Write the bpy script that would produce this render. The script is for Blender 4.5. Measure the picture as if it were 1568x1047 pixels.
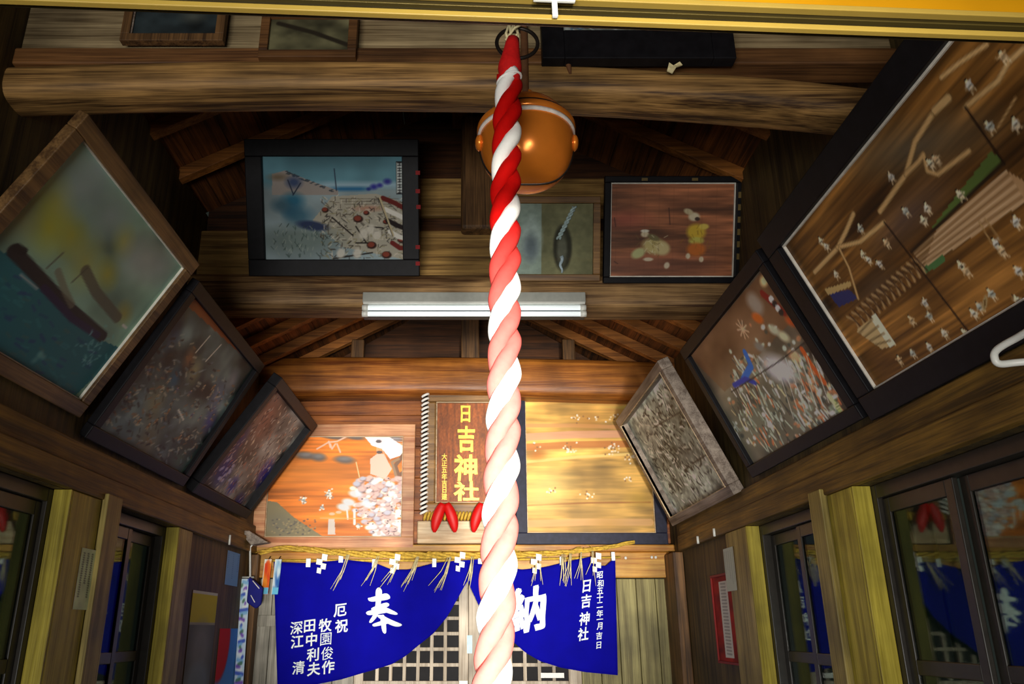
import bpy, bmesh, math, random
import numpy as np
from mathutils import Vector, Matrix, noise as mnoise

random.seed(7)
rng = np.random.default_rng(11)
for o in list(bpy.data.objects):
    bpy.data.objects.remove(o)
scene = bpy.context.scene
COL = scene.collection

# ------------------------------------------------------------------ camera
EYE = 1.45                       # camera height above the floor (m)
F, CU, CV = 1230.0, 720.0, 523.5   # focal length and principal point (1568x1047 frame)
PITCH = math.radians(19.7)
CP, SP = math.cos(PITCH), math.sin(PITCH)
cam_d = bpy.data.cameras.new('camera')
cam_d.sensor_fit = 'HORIZONTAL'
cam_d.sensor_width = 36.0
cam_d.lens = F / 1568 * 36.0
cam_d.shift_x = (784 - CU) / 1568
cam_d.clip_start = 0.02
cam = bpy.data.objects.new('camera', cam_d)
cam.location = (0, 0, EYE)
cam.rotation_euler = (math.radians(90) + PITCH, 0, 0)
COL.objects.link(cam)
scene.camera = cam

# ------------------------------------------------------------------ world, daylight, exposure
w = bpy.data.worlds.new('world')
scene.world = w
w.use_nodes = True
w.node_tree.nodes['Background'].inputs[0].default_value = (0.50, 0.62, 0.52, 1)
w.node_tree.nodes['Background'].inputs[1].default_value = 0.03
scene.view_settings.view_transform = 'Standard'
scene.view_settings.look = 'None'
scene.view_settings.gamma = 1
scene.view_settings.exposure = 0.0
scene.view_settings.use_curve_mapping = False


def lamp(name, kind, loc, aim, energy, color, **kw):
    d = bpy.data.lights.new(name, kind)
    d.energy = energy
    d.color = color
    for k, v in kw.items():
        setattr(d, k, v)
    o = bpy.data.objects.new(name, d)
    o.location = loc
    o.rotation_euler = (Vector(aim) - Vector(loc)).to_track_quat('-Z', 'Y').to_euler()
    COL.objects.link(o)
    return o


# area lamp: daylight falling in through the open front of the hall, behind the camera
lamp('doorway_daylight', 'AREA', (-0.90, -2.3, 0.55), (0.55, 5.6, 2.45), 36, (1.0, 0.97, 0.92),
     shape='RECTANGLE', size=2.0, size_y=0.9, spread=math.radians(76))
lamp('centre_fill_spot', 'SPOT', (0.40, -2.6, 1.00), (-0.06, 5.6, 2.10), 3500, (1.0, 0.95, 0.86),  # added fill spot with no real source, brightens rope and back wall centre
     spot_size=math.radians(25), spot_blend=1.0, shadow_soft_size=0.22)

# ------------------------------------------------------------------ helpers


def ray(u, v):
    a, b = (u - CU) / F, (CV - v) / F
    return Vector((a, CP - b * SP, SP + b * CP))


def at_Y(u, v, Y):
    d = ray(u, v)
    return Vector((d.x / d.y * Y, Y, EYE + d.z / d.y * Y))


def at_X(u, v, X):
    d = ray(u, v)
    return Vector((X, d.y / d.x * X, EYE + d.z / d.x * X))


def lin(c):
    c = np.asarray(c, float)
    return np.where(c <= 0.04045, c / 12.92, ((c + 0.055) / 1.055) ** 2.4)


def rgb(r, g, b):
    """8-bit display colour to linear."""
    return tuple(lin(np.array([r, g, b]) / 255.0))


class MB:
    def __init__(self):
        self.v, self.f, self.s = [], [], []

    def add(self, vs, fs, smooth=False):
        n = len(self.v)
        self.v += [Vector(p) for p in vs]
        self.f += [tuple(i + n for i in f) for f in fs]
        self.s += [smooth] * len(fs)
        return self

    def obox(self, o, a, b, c):
        o, a, b, c = Vector(o), Vector(a), Vector(b), Vector(c)
        if a.cross(b).dot(c) < 0:
            a, b = b, a
        vs = [o, o + a, o + a + b, o + b, o + c, o + a + c, o + a + b + c, o + b + c]
        return self.add(vs, [(0, 3, 2, 1), (4, 5, 6, 7), (0, 1, 5, 4), (1, 2, 6, 5), (2, 3, 7, 6), (3, 0, 4, 7)])

    def box(self, x0, x1, y0, y1, z0, z1):
        return self.obox((x0, y0, z0), (x1 - x0, 0, 0), (0, y1 - y0, 0), (0, 0, z1 - z0))

    def zbox(self, x0, x1, y0, y1, z0, z1):      # heights measured from the eye
        return self.box(x0, x1, y0, y1, z0 + EYE, z1 + EYE)

    def tube(self, pts, rad, seg=10, closed=False, cap=True, flat=1.0):
        pts = [Vector(p) for p in pts]
        n = len(pts)
        if not hasattr(rad, '__len__'):
            rad = [rad] * n
        vs, fs = [], []
        ref = None
        for i, p in enumerate(pts):
            if closed:
                t = pts[(i + 1) % n] - pts[i - 1]
            else:
                t = pts[min(i + 1, n - 1)] - pts[max(i - 1, 0)]
            t = t.normalized() if t.length > 1e-9 else Vector((0, 0, 1))
            if ref is None:
                ref = Vector((0, 0, 1)) if abs(t.z) < 0.9 else Vector((1, 0, 0))
            x = (ref - t * ref.dot(t)).normalized()
            y = t.cross(x)
            ref = x
            for k in range(seg):
                an = 2 * math.pi * k / seg
                vs.append(p + x * math.cos(an) * rad[i] + y * math.sin(an) * rad[i] * flat)
        m = n if closed else n - 1
        for i in range(m):
            j = (i + 1) % n
            for k in range(seg):
                l = (k + 1) % seg
                fs.append((i * seg + k, i * seg + l, j * seg + l, j * seg + k))
        if cap and not closed:
            fs.append(tuple(range(seg - 1, -1, -1)))
            fs.append(tuple(range((n - 1) * seg, n * seg)))
        return self.add(vs, fs, True)

    def lathe(self, prof, c, seg=48):
        c = Vector(c)
        vs, fs = [], []
        for r, z in prof:
            for k in range(seg):
                an = 2 * math.pi * k / seg
                vs.append(c + Vector((r * math.cos(an), r * math.sin(an), z)))
        for i in range(len(prof) - 1):
            for k in range(seg):
                l = (k + 1) % seg
                fs.append((i * seg + k, i * seg + l, (i + 1) * seg + l, (i + 1) * seg + k))
        return self.add(vs, fs, True)

    def sphere(self, c, rx, ry, rz, seg=20, rings=12):
        prof = [(math.sin(math.pi * i / rings), -math.cos(math.pi * i / rings)) for i in range(rings + 1)]
        c = Vector(c)
        vs, fs = [], []
        for r, z in prof:
            for k in range(seg):
                an = 2 * math.pi * k / seg
                vs.append(c + Vector((rx * r * math.cos(an), ry * r * math.sin(an), rz * z)))
        for i in range(rings):
            for k in range(seg):
                l = (k + 1) % seg
                fs.append((i * seg + k, i * seg + l, (i + 1) * seg + l, (i + 1) * seg + k))
        return self.add(vs, fs, True)

    def prism(self, poly, d):
        """closed polygon of 3-D points pushed along d."""
        n = len(poly)
        d = Vector(d)
        vs = [Vector(p) for p in poly] + [Vector(p) + d for p in poly]
        fs = [tuple(range(n)), tuple(range(2 * n - 1, n - 1, -1))]
        fs += [(i, n + i, n + (i + 1) % n, (i + 1) % n) for i in range(n)]
        return self.add(vs, fs)

    def build(self, name, mat, parent=None, bevel=0.0, colors=None, segs=2):
        lo = Vector((min(p.x for p in self.v), min(p.y for p in self.v), min(p.z for p in self.v)))
        hi = Vector((max(p.x for p in self.v), max(p.y for p in self.v), max(p.z for p in self.v)))
        base = (lo + hi) / 2
        me = bpy.data.meshes.new(name)
        me.from_pydata([tuple(p - base) for p in self.v], [], self.f)
        me.polygons.foreach_set('use_smooth', self.s)
        me.validate()
        if colors is not None:
            at = me.color_attributes.new('paint', 'FLOAT_COLOR', 'POINT')
            at.data.foreach_set('color', np.asarray(colors, dtype=np.float32).ravel())
        else:
            bm = bmesh.new()
            bm.from_mesh(me)
            bmesh.ops.recalc_face_normals(bm, faces=bm.faces)
            if bevel > 0:
                es = [e for e in bm.edges if len(e.link_faces) == 2 and e.calc_face_angle(0) > 0.6]
                bmesh.ops.bevel(bm, geom=es, offset=bevel, segments=segs, affect='EDGES', profile=0.5)
            bm.to_mesh(me)
            bm.free()
        me.materials.append(mat)
        o = bpy.data.objects.new(name, me)
        COL.objects.link(o)
        place(o, base, parent)
        return o


def world_loc(o):
    p = Vector(o.location)
    while o.parent:
        o = o.parent
        p += Vector(o.location)
    return p


def place(o, base, parent):
    if parent is not None:
        o.parent = parent
        o.location = Vector(base) - world_loc(parent)
    else:
        o.location = base


def tag(o, label=None, cat=None, group=None, kind=None):
    if label: o['label'] = label
    if cat: o['category'] = cat
    if group: o['group'] = group
    if kind: o['kind'] = kind
    return o


def empty(name, loc, label=None, cat=None, group=None, kind=None):
    o = bpy.data.objects.new(name, None)
    o.empty_display_size = 0.05
    o.location = loc
    COL.objects.link(o)
    return tag(o, label, cat, group, kind)


def structure(o):
    o['kind'] = 'structure'
    return o


def copy_tree(o, parent=None, delta=None):
    c = o.copy()
    COL.objects.link(c)
    c.parent = parent
    if delta is not None:
        c.location = Vector(o.location) + Vector(delta)
    for ch in list(o.children):
        copy_tree(ch, c)
    return c


# ------------------------------------------------------------------ materials
_mats = {}


def nodes(name):
    m = bpy.data.materials.new(name)
    m.use_nodes = True
    nt = m.node_tree
    return m, nt, nt.nodes['Principled BSDF']


def wood(name, dark, light, axis='X', rough=0.55, fine=1.0, spec=0.4, blot=0.5):
    key = ('w', name)
    if key in _mats: return _mats[key]
    m, nt, p = nodes(name)
    L = nt.links.new
    tc = nt.nodes.new('ShaderNodeTexCoord')
    oi = nt.nodes.new('ShaderNodeObjectInfo')
    ad = nt.nodes.new('ShaderNodeVectorMath')
    ad.operation = 'ADD'
    sc = nt.nodes.new('ShaderNodeVectorMath')
    sc.operation = 'SCALE'
    sc.inputs['Scale'].default_value = 13.0
    L(oi.outputs['Random'], sc.inputs[0])
    L(tc.outputs['Object'], ad.inputs[0])
    L(sc.outputs[0], ad.inputs[1])

    def mapped(along, across):
        mp = nt.nodes.new('ShaderNodeMapping')
        s = [across] * 3
        s['XYZ'.index(axis)] = along
        mp.inputs['Scale'].default_value = s
        L(ad.outputs[0], mp.inputs['Vector'])
        return mp
    n1 = nt.nodes.new('ShaderNodeTexNoise')
    n1.inputs['Scale'].default_value = 1
    n1.inputs['Detail'].default_value = 5
    n1.inputs['Distortion'].default_value = 0.6
    L(mapped(1.1 * fine, 26 * fine).outputs[0], n1.inputs['Vector'])
    n2 = nt.nodes.new('ShaderNodeTexNoise')
    n2.inputs['Scale'].default_value = 1
    n2.inputs['Detail'].default_value = 3
    L(mapped(4.5 * fine, 170 * fine).outputs[0], n2.inputs['Vector'])
    n3 = nt.nodes.new('ShaderNodeTexNoise')
    n3.inputs['Scale'].default_value = 3.2
    n3.inputs['Detail'].default_value = 4
    L(ad.outputs[0], n3.inputs['Vector'])
    mx = nt.nodes.new('ShaderNodeMath')
    mx.operation = 'MULTIPLY_ADD'
    L(n2.outputs['Fac'], mx.inputs[0])
    mx.inputs[1].default_value = 0.6
    L(n1.outputs['Fac'], mx.inputs[2])
    rp = nt.nodes.new('ShaderNodeValToRGB')
    rp.color_ramp.elements[0].position = 0.62
    rp.color_ramp.elements[0].color = (*dark, 1)
    rp.color_ramp.elements[1].position = 0.98
    rp.color_ramp.elements[1].color = (*light, 1)
    L(mx.outputs[0], rp.inputs[0])
    rb = nt.nodes.new('ShaderNodeValToRGB')
    rb.color_ramp.elements[0].position = 0.35
    rb.color_ramp.elements[0].color = (1 - blot, 1 - blot, 1 - blot, 1)
    rb.color_ramp.elements[1].position = 0.65
    rb.color_ramp.elements[1].color = (1, 1, 1, 1)
    L(n3.outputs['Fac'], rb.inputs[0])
    mc = nt.nodes.new('ShaderNodeMix')
    mc.data_type = 'RGBA'
    mc.blend_type = 'MULTIPLY'
    mc.inputs[0].default_value = 1
    L(rp.outputs[0], mc.inputs[6])
    L(rb.outputs[0], mc.inputs[7])
    L(mc.outputs[2], p.inputs['Base Color'])
    p.inputs['Roughness'].default_value = rough
    p.inputs['Specular IOR Level'].default_value = spec
    bp = nt.nodes.new('ShaderNodeBump')
    bp.inputs['Strength'].default_value = 0.35
    bp.inputs['Distance'].default_value = 0.004
    L(mx.outputs[0], bp.inputs['Height'])
    L(bp.outputs[0], p.inputs['Normal'])
    _mats[key] = m
    return m


def plain(name, col, rough=0.6, metal=0.0, spec=0.4, vary=0.15, scale=30, bump=0.0, sheen=0.0):
    key = ('p', name)
    if key in _mats: return _mats[key]
    m, nt, p = nodes(name)
    L = nt.links.new
    tc = nt.nodes.new('ShaderNodeTexCoord')
    n = nt.nodes.new('ShaderNodeTexNoise')
    n.inputs['Scale'].default_value = scale
    n.inputs['Detail'].default_value = 4
    L(tc.outputs['Object'], n.inputs['Vector'])
    rp = nt.nodes.new('ShaderNodeValToRGB')
    rp.color_ramp.elements[0].position = 0.3
    rp.color_ramp.elements[1].position = 0.7
    rp.color_ramp.elements[0].color = (*[c * (1 - vary) for c in col], 1)
    rp.color_ramp.elements[1].color = (*[min(1, c * (1 + vary)) for c in col], 1)
    L(n.outputs['Fac'], rp.inputs[0])
    L(rp.outputs[0], p.inputs['Base Color'])
    p.inputs['Roughness'].default_value = rough
    p.inputs['Metallic'].default_value = metal
    p.inputs['Specular IOR Level'].default_value = spec
    if bump:
        bp = nt.nodes.new('ShaderNodeBump')
        bp.inputs['Strength'].default_value = bump
        bp.inputs['Distance'].default_value = 0.003
        L(n.outputs['Fac'], bp.inputs['Height'])
        L(bp.outputs[0], p.inputs['Normal'])
    _mats[key] = m
    return m


def paint_material(name, rough=0.5, spec=0.3):
    key = ('paint', name)
    if key in _mats: return _mats[key]
    m, nt, p = nodes(name)
    a = nt.nodes.new('ShaderNodeVertexColor')
    a.layer_name = 'paint'
    nt.links.new(a.outputs['Color'], p.inputs['Base Color'])
    p.inputs['Roughness'].default_value = rough
    p.inputs['Specular IOR Level'].default_value = spec
    _mats[key] = m
    return m


def glass_material(name, tint, ior=1.5, boost=1.0):
    m = bpy.data.materials.new(name)
    m.use_nodes = True
    nt = m.node_tree
    nt.nodes.clear()
    L = nt.links.new
    out = nt.nodes.new('ShaderNodeOutputMaterial')
    mix = nt.nodes.new('ShaderNodeMixShader')
    tr = nt.nodes.new('ShaderNodeBsdfTransparent')
    tr.inputs[0].default_value = (*tint, 1)
    gl = nt.nodes.new('ShaderNodeBsdfGlossy')
    gl.inputs['Roughness'].default_value = 0.03
    fr = nt.nodes.new('ShaderNodeFresnel')
    fr.inputs[0].default_value = ior
    mu = nt.nodes.new('ShaderNodeMath')
    mu.operation = 'MULTIPLY'
    mu.use_clamp = True
    mu.inputs[1].default_value = boost
    L(fr.outputs[0], mu.inputs[0])
    L(mu.outputs[0], mix.inputs[0])
    L(tr.outputs[0], mix.inputs[1])
    L(gl.outputs[0], mix.inputs[2])
    L(mix.outputs[0], out.inputs[0])
    return m


M = dict(
    beam_front=wood('weathered_log', rgb(82, 54, 26), rgb(220, 168, 98), 'X', 0.6),
    beam_mid=wood('brown_beam', rgb(92, 60, 32), rgb(206, 162, 106), 'X', 0.6),
    beam_far=wood('amber_beam', rgb(128, 66, 22), rgb(214, 134, 54), 'X', 0.45),
    plank=wood('grey_plank', rgb(112, 92, 62), rgb(196, 172, 128), 'X', 0.65),
    strip=wood('brown_strip', rgb(84, 52, 26), rgb(150, 102, 56), 'X', 0.6),
    plank_mid=wood('tan_plank', rgb(122, 88, 44), rgb(208, 164, 92), 'X', 0.6),
    post_dark=wood('dark_post', rgb(74, 50, 28), rgb(150, 108, 64), 'Z', 0.6),
    roof=wood('roof_board', rgb(84, 50, 22), rgb(170, 100, 44), 'Y', 0.7),
    gable=wood('gable_board', rgb(52, 30, 14), rgb(104, 62, 28), 'X', 0.7),
    rafter=wood('rafter_wood', rgb(130, 78, 30), rgb(210, 134, 60), 'X', 0.65),
    side_trim=wood('side_trim_wood', rgb(74, 54, 16), rgb(154, 116, 44), 'Y', 0.6),
    side_wall=wood('side_wall_wood', rgb(58, 46, 22), rgb(112, 92, 48), 'Z', 0.65),
    post=wood('olive_post', rgb(150, 132, 30), rgb(214, 194, 74), 'Z', 0.55),
    post_cap=wood('pale_post', rgb(130, 112, 50), rgb(196, 174, 96), 'Z', 0.55),
    back_wall=wood('back_board', rgb(122, 62, 24), rgb(190, 112, 48), 'X', 0.5),
    back_side=wood('back_side_board', rgb(110, 100, 60), rgb(170, 160, 104), 'Z', 0.6),
    back_grey=wood('grey_back_board', rgb(140, 136, 122), rgb(200, 194, 178), 'Z', 0.6),
    lintel=wood('yellow_lintel', rgb(190, 120, 34), rgb(240, 184, 84), 'X', 0.45),
    lattice=wood('lattice_wood', rgb(168, 150, 126), rgb(222, 206, 184), 'Z', 0.55),
    shelf=wood('pale_shelf', rgb(196, 160, 116), rgb(244, 220, 180), 'X', 0.5),
    dark_sash=plain('dark_sash', rgb(44, 40, 34), 0.4, vary=0.2),
    pale_sash=plain('pale_sash', rgb(120, 138, 112), 0.4, vary=0.1),
    floor=wood('floor_board', rgb(90, 66, 40), rgb(140, 106, 66), 'Y', 0.5),
    black_frame=plain('black_lacquer', rgb(22, 21, 24), 0.5, vary=0.25, spec=0.15),
    blue_frame=plain('blue_black_lacquer', rgb(36, 37, 56), 0.5, vary=0.3, spec=0.2),
    frame_brown=wood('frame_brown', rgb(92, 64, 36), rgb(150, 112, 66), 'Y', 0.5),
    frame_orange=wood('frame_orange', rgb(186, 112, 68), rgb(232, 172, 122), 'X', 0.5),
    frame_grey=wood('frame_grey', rgb(120, 104, 92), rgb(182, 166, 150), 'Y', 0.6),
    frame_tan=wood('frame_tan', rgb(120, 84, 44), rgb(182, 136, 78), 'X', 0.5),
    white_line=plain('white_paint', rgb(226, 220, 206), 0.5),
    white_metal=plain('white_enamel', rgb(225, 226, 218), 0.35, vary=0.05),
    steel=plain('grey_enamel', rgb(170, 172, 164), 0.4, vary=0.08),
    tube=plain('lamp_tube_glass', rgb(240, 244, 246), 0.25, vary=0.02),
    gap=plain('lamp_gap_dark', rgb(60, 62, 60), 0.5),
    copper=plain('aged_copper', rgb(240, 136, 44), 0.25, metal=0.4, vary=0.14, scale=9, bump=0.05),
    iron=plain('black_iron', rgb(46, 40, 36), 0.4, metal=0.6, vary=0.2),
    peel=plain('peeled_white', rgb(236, 226, 214), 0.7, vary=0.15, scale=60),
    rope_white=plain('white_cloth', rgb(250, 247, 240), 0.85, vary=0.03, scale=120, bump=0.3),
    red_cloth=plain('red_cloth', rgb(206, 10, 8), 0.8, vary=0.12, scale=90, bump=0.3),
    red_lacquer=plain('red_lacquer', rgb(214, 12, 10), 0.5, vary=0.08),
    straw=plain('straw', rgb(206, 168, 62), 0.75, vary=0.3, scale=60, bump=0.4),
    straw_pale=plain('pale_straw', rgb(222, 208, 160), 0.75, vary=0.2, scale=60),
    paper=plain('white_paper', rgb(244, 244, 238), 0.8, vary=0.04),
    noren=plain('indigo_cloth', rgb(6, 4, 146), 0.85, vary=0.12, scale=6, spec=0.1),
    noren_white=plain('dye_resist_white', rgb(238, 246, 248), 0.85, vary=0.08, scale=14),
    gold=plain('gold_leaf', rgb(242, 206, 66), 0.4, vary=0.15, metal=0.15),
    yellow_paint=plain('yellow_paint', rgb(190, 132, 4), 0.45, vary=0.12, scale=6),
    alu=plain('brassy_aluminium', rgb(96, 82, 40), 0.35, metal=0.5, vary=0.06),
    alu_dark=plain('olive_aluminium', rgb(44, 36, 12), 0.4, metal=0.2, vary=0.12),
    alu_bright=plain('pale_aluminium', rgb(166, 138, 60), 0.4, vary=0.04),
    art=paint_material('painted_panel'),
    print=paint_material('printed_paper', 0.7, 0.2),
    interior=plain('inner_sanctum_dark', rgb(26, 24, 26), 0.8),
    navy=plain('navy_cloth', rgb(14, 18, 120), 0.8, vary=0.1),
    cord=plain('brown_cord', rgb(104, 66, 36), 0.8, vary=0.25),
    glass=glass_material('window_glass', (0.42, 0.50, 0.45), 1.5, 0.4),
    case_glass=glass_material('case_glass', (0.92, 0.96, 0.95), 1.45, 1.0),
)

_p = M['tube'].node_tree.nodes['Principled BSDF']      # the lamp is switched on, weakly
_p.inputs['Emission Color'].default_value = (0.90, 1.0, 0.98, 1)
_p.inputs['Emission Strength'].default_value = 0.55

# ------------------------------------------------------------------ painting toolkit (pattern colours stored on the panel's own vertices)


class Canvas:
    def __init__(self, W, H, col):
        self.W, self.H = W, H
        self.a = np.zeros((H, W, 3)) + np.array(col, float)
        yy, xx = np.mgrid[0:H, 0:W]
        self.x = xx / (W - 1) * 1.0
        self.y = yy / (H - 1) * 1.0
        self.asp = W / H

    def mix(self, m, col):
        m = np.clip(m, 0, 1)[..., None]
        self.a = self.a * (1 - m) + np.array(col, float) * m

    def gain(self, k, mid=80, lift=0):
        self.a = np.clip((self.a - mid) * k + mid + lift, 4, 250)

    def noise(self, sx, sy, amp, seed=0):
        r = np.random.default_rng(seed)
        out = np.zeros((self.H, self.W))
        for o in range(3):
            gx, gy = max(2, int(sx * 2 ** o)), max(2, int(sy * 2 ** o))
            g = r.random((gy + 1, gx + 1))
            fx, fy = self.x * (gx - 1e-6), self.y * (gy - 1e-6)
            ix, iy = fx.astype(int), fy.astype(int)
            tx, ty = fx - ix, fy - iy
            tx, ty = tx * tx * (3 - 2 * tx), ty * ty * (3 - 2 * ty)
            n = (g[iy, ix] * (1 - tx) + g[iy, ix + 1] * tx) * (1 - ty) + (g[iy + 1, ix] * (1 - tx) + g[iy + 1, ix + 1] * tx) * ty
            out += (n - 0.5) / 2 ** o
        return out * amp

    def tone(self, sx, sy, amp, seed=0):
        self.a = np.clip(self.a * (1 + self.noise(sx, sy, amp, seed)[..., None] * 2), 0, 255)

    def ell(self, cx, cy, rx, ry, col, al=1.0, rot=0.0, soft=0.15):
        dx, dy = (self.x - cx), (self.y - cy) / self.asp
        ry = ry / self.asp
        c, s = math.cos(rot), math.sin(rot)
        q = np.sqrt(((dx * c + dy * s) / rx) ** 2 + ((-dx * s + dy * c) / ry) ** 2)
        self.mix(np.clip((1 + soft - q) / (2 * soft), 0, 1) * al, col)

    def line(self, pts, wd, col, al=1.0):
        m = np.zeros((self.H, self.W))
        for (x0, y0), (x1, y1) in zip(pts[:-1], pts[1:]):
            ax, ay = x1 - x0, (y1 - y0) / self.asp
            dx, dy = self.x - x0, (self.y - y0) / self.asp
            t = np.clip((dx * ax + dy * ay) / (ax * ax + ay * ay + 1e-12), 0, 1)
            d = np.hypot(dx - t * ax, dy - t * ay)
            e = 0.6 / self.W
            m = np.maximum(m, np.clip((wd / 2 - d) / (2 * e) + 0.5, 0, 1))
        self.mix(m * al, col)

    def poly(self, pts, col, al=1.0):
        inside = np.zeros((self.H, self.W), bool)
        n = len(pts)
        for i in range(n):
            (x0, y0), (x1, y1) = pts[i], pts[(i + 1) % n]
            if y0 == y1: continue
            c = ((y0 > self.y) != (y1 > self.y)) & (self.x < (x1 - x0) * (self.y - y0) / (y1 - y0) + x0)
            inside ^= c
        self.mix(inside * al, col)

    def figure(self, cx, cy, s, robe, seed=0, skin=(225, 205, 170)):
        r = np.random.default_rng(seed)
        k = self.asp
        lean = r.uniform(-0.6, 0.6)
        self.ell(cx, cy, s * 0.42, s * 0.55 * k, robe, 1, lean)
        self.ell(cx + r.uniform(-.2, .2) * s, cy + 0.25 * s * k, s * 0.5, s * 0.3 * k, [c * .85 for c in robe], 1, r.uniform(-.5, .5))
        self.ell(cx + lean * s * 0.5, cy - 0.62 * s * k, s * 0.24, s * 0.24 * k, skin)
        self.ell(cx + lean * s * 0.5, cy - 0.78 * s * k, s * 0.2, s * 0.12 * k, (40, 34, 30))
        for sg in (-1, 1):
            self.line([(cx + sg * .15 * s, cy + .4 * s * k), (cx + sg * r.uniform(.2, .5) * s, cy + r.uniform(.8, 1.0) * s * k)], s * .17, skin)
            self.line([(cx + sg * .25 * s, cy - .2 * s * k), (cx + sg * r.uniform(.5, .8) * s, cy + r.uniform(-.4, .3) * s * k)], s * .15, robe)
        self.line([(cx - .25 * s, cy + .1 * s * k), (cx + .25 * s, cy + .05 * s * k)], s * .08, (60, 50, 40))


class Pic:
    """A rectangle in space: top-left corner, full right vector, full down vector."""

    def __init__(self, p, eu, ev, face):
        self.p, self.eu, self.ev = Vector(p), Vector(eu), Vector(ev)
        n = self.eu.cross(self.ev).normalized()
        self.n = n if n.dot(Vector(face)) > 0 else -n
        self.ur, self.dn = self.eu.normalized(), self.ev.normalized()

    def px(self, u, v):
        d = ray(u, v)
        A = np.array([[self.eu.x, self.ev.x, -d.x], [self.eu.y, self.ev.y, -d.y], [self.eu.z, self.ev.z, -d.z]])
        b = np.array([0, 0, EYE]) - np.array(self.p)
        s = np.linalg.solve(A, b)
        return float(s[0]), float(s[1])

    def pxs(self, pts):
        return [self.px(*q) for q in pts]

    def point(self, a, b, off=0.0):
        return self.p + self.eu * a + self.ev * b + self.n * off

    def panel(self, cv, parent, name='painted_panel', mat=None, thick=0.012, off=0.0):
        W, H = cv.W, cv.H
        mb = MB()
        vs = []
        for j in range(H):
            for i in range(W):
                vs.append(self.point(i / (W - 1), j / (H - 1), off))
        fs = [(j * W + i, j * W + i + 1, (j + 1) * W + i + 1, (j + 1) * W + i) for j in range(H - 1) for i in range(W - 1)]
        if self.eu.cross(self.ev).dot(self.n) < 0:
            fs = [f[::-1] for f in fs]
        mb.add(vs, fs)
        cs = lin(np.clip(cv.a, 0, 255) / 255).reshape(-1, 3)
        b = len(mb.v)
        mb.obox(self.point(0, 0, off - 0.0005), self.eu, self.ev, self.n * -thick)
        cs = np.vstack([cs, np.tile(lin(np.array([90, 66, 40]) / 255), (len(mb.v) - b, 1))])
        cs = np.hstack([cs, np.ones((len(cs), 1))])
        return mb.build(name, mat or M['art'], parent, colors=cs)

    def frame(self, fw, fd, mat, parent, name='frame', inner=0.0, back=0.014, bevel=0.004):
        """four bars round the rectangle; inner shrinks the opening."""
        ur, dn, n = self.ur, self.dn, self.n
        W, H = self.eu.length, self.ev.length
        mb = MB()
        o = self.p - n * back
        i = inner
        d = n * (fd + back)
        mb.obox(o - ur * fw - dn * fw, ur * (W + 2 * fw), dn * (fw + i), d)
        mb.obox(o - ur * fw + dn * (H - i), ur * (W + 2 * fw), dn * (fw + i), d)
        mb.obox(o - ur * fw + dn * i, ur * (fw + i), dn * (H - 2 * i), d)
        mb.obox(o + ur * (W - i) + dn * i, ur * (fw + i), dn * (H - 2 * i), d)
        return mb.build(name, mat, parent, bevel=bevel)

    def base(self):
        return self.point(0.5, 1.0)


def side_pic(wall_x, top_x, y_far, y_near, z_top, z_bot):
    """a picture leaning out from a side wall, given the art's own edges (z from the eye)."""
    right = wall_x > 0
    if right:   # seen from the room: left edge is the far one
        p = Vector((top_x, y_far, EYE + z_top))
        eu = Vector((0, y_near - y_far, 0))
    else:
        p = Vector((top_x, y_near, EYE + z_top))
        eu = Vector((0, y_far - y_near, 0))
    ev = Vector((wall_x - top_x, 0, z_bot - z_top))
    return Pic(p, eu, ev, (-1 if right else 1, 0, -0.3))


def back_pic(u0, u1, v0, v1, Y, lean=0.0):
    um, vm = (u0 + u1) / 2, (v0 + v1) / 2
    x0, x1 = at_Y(u0, vm, Y).x, at_Y(u1, vm, Y).x
    zb = at_Y(um, v1, Y).z
    zt = at_Y(um, v0, Y - lean).z
    return Pic((x0, Y - lean, zt), (x1 - x0, 0, 0), (0, lean, zb - zt), (0, -1, 0))


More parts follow.
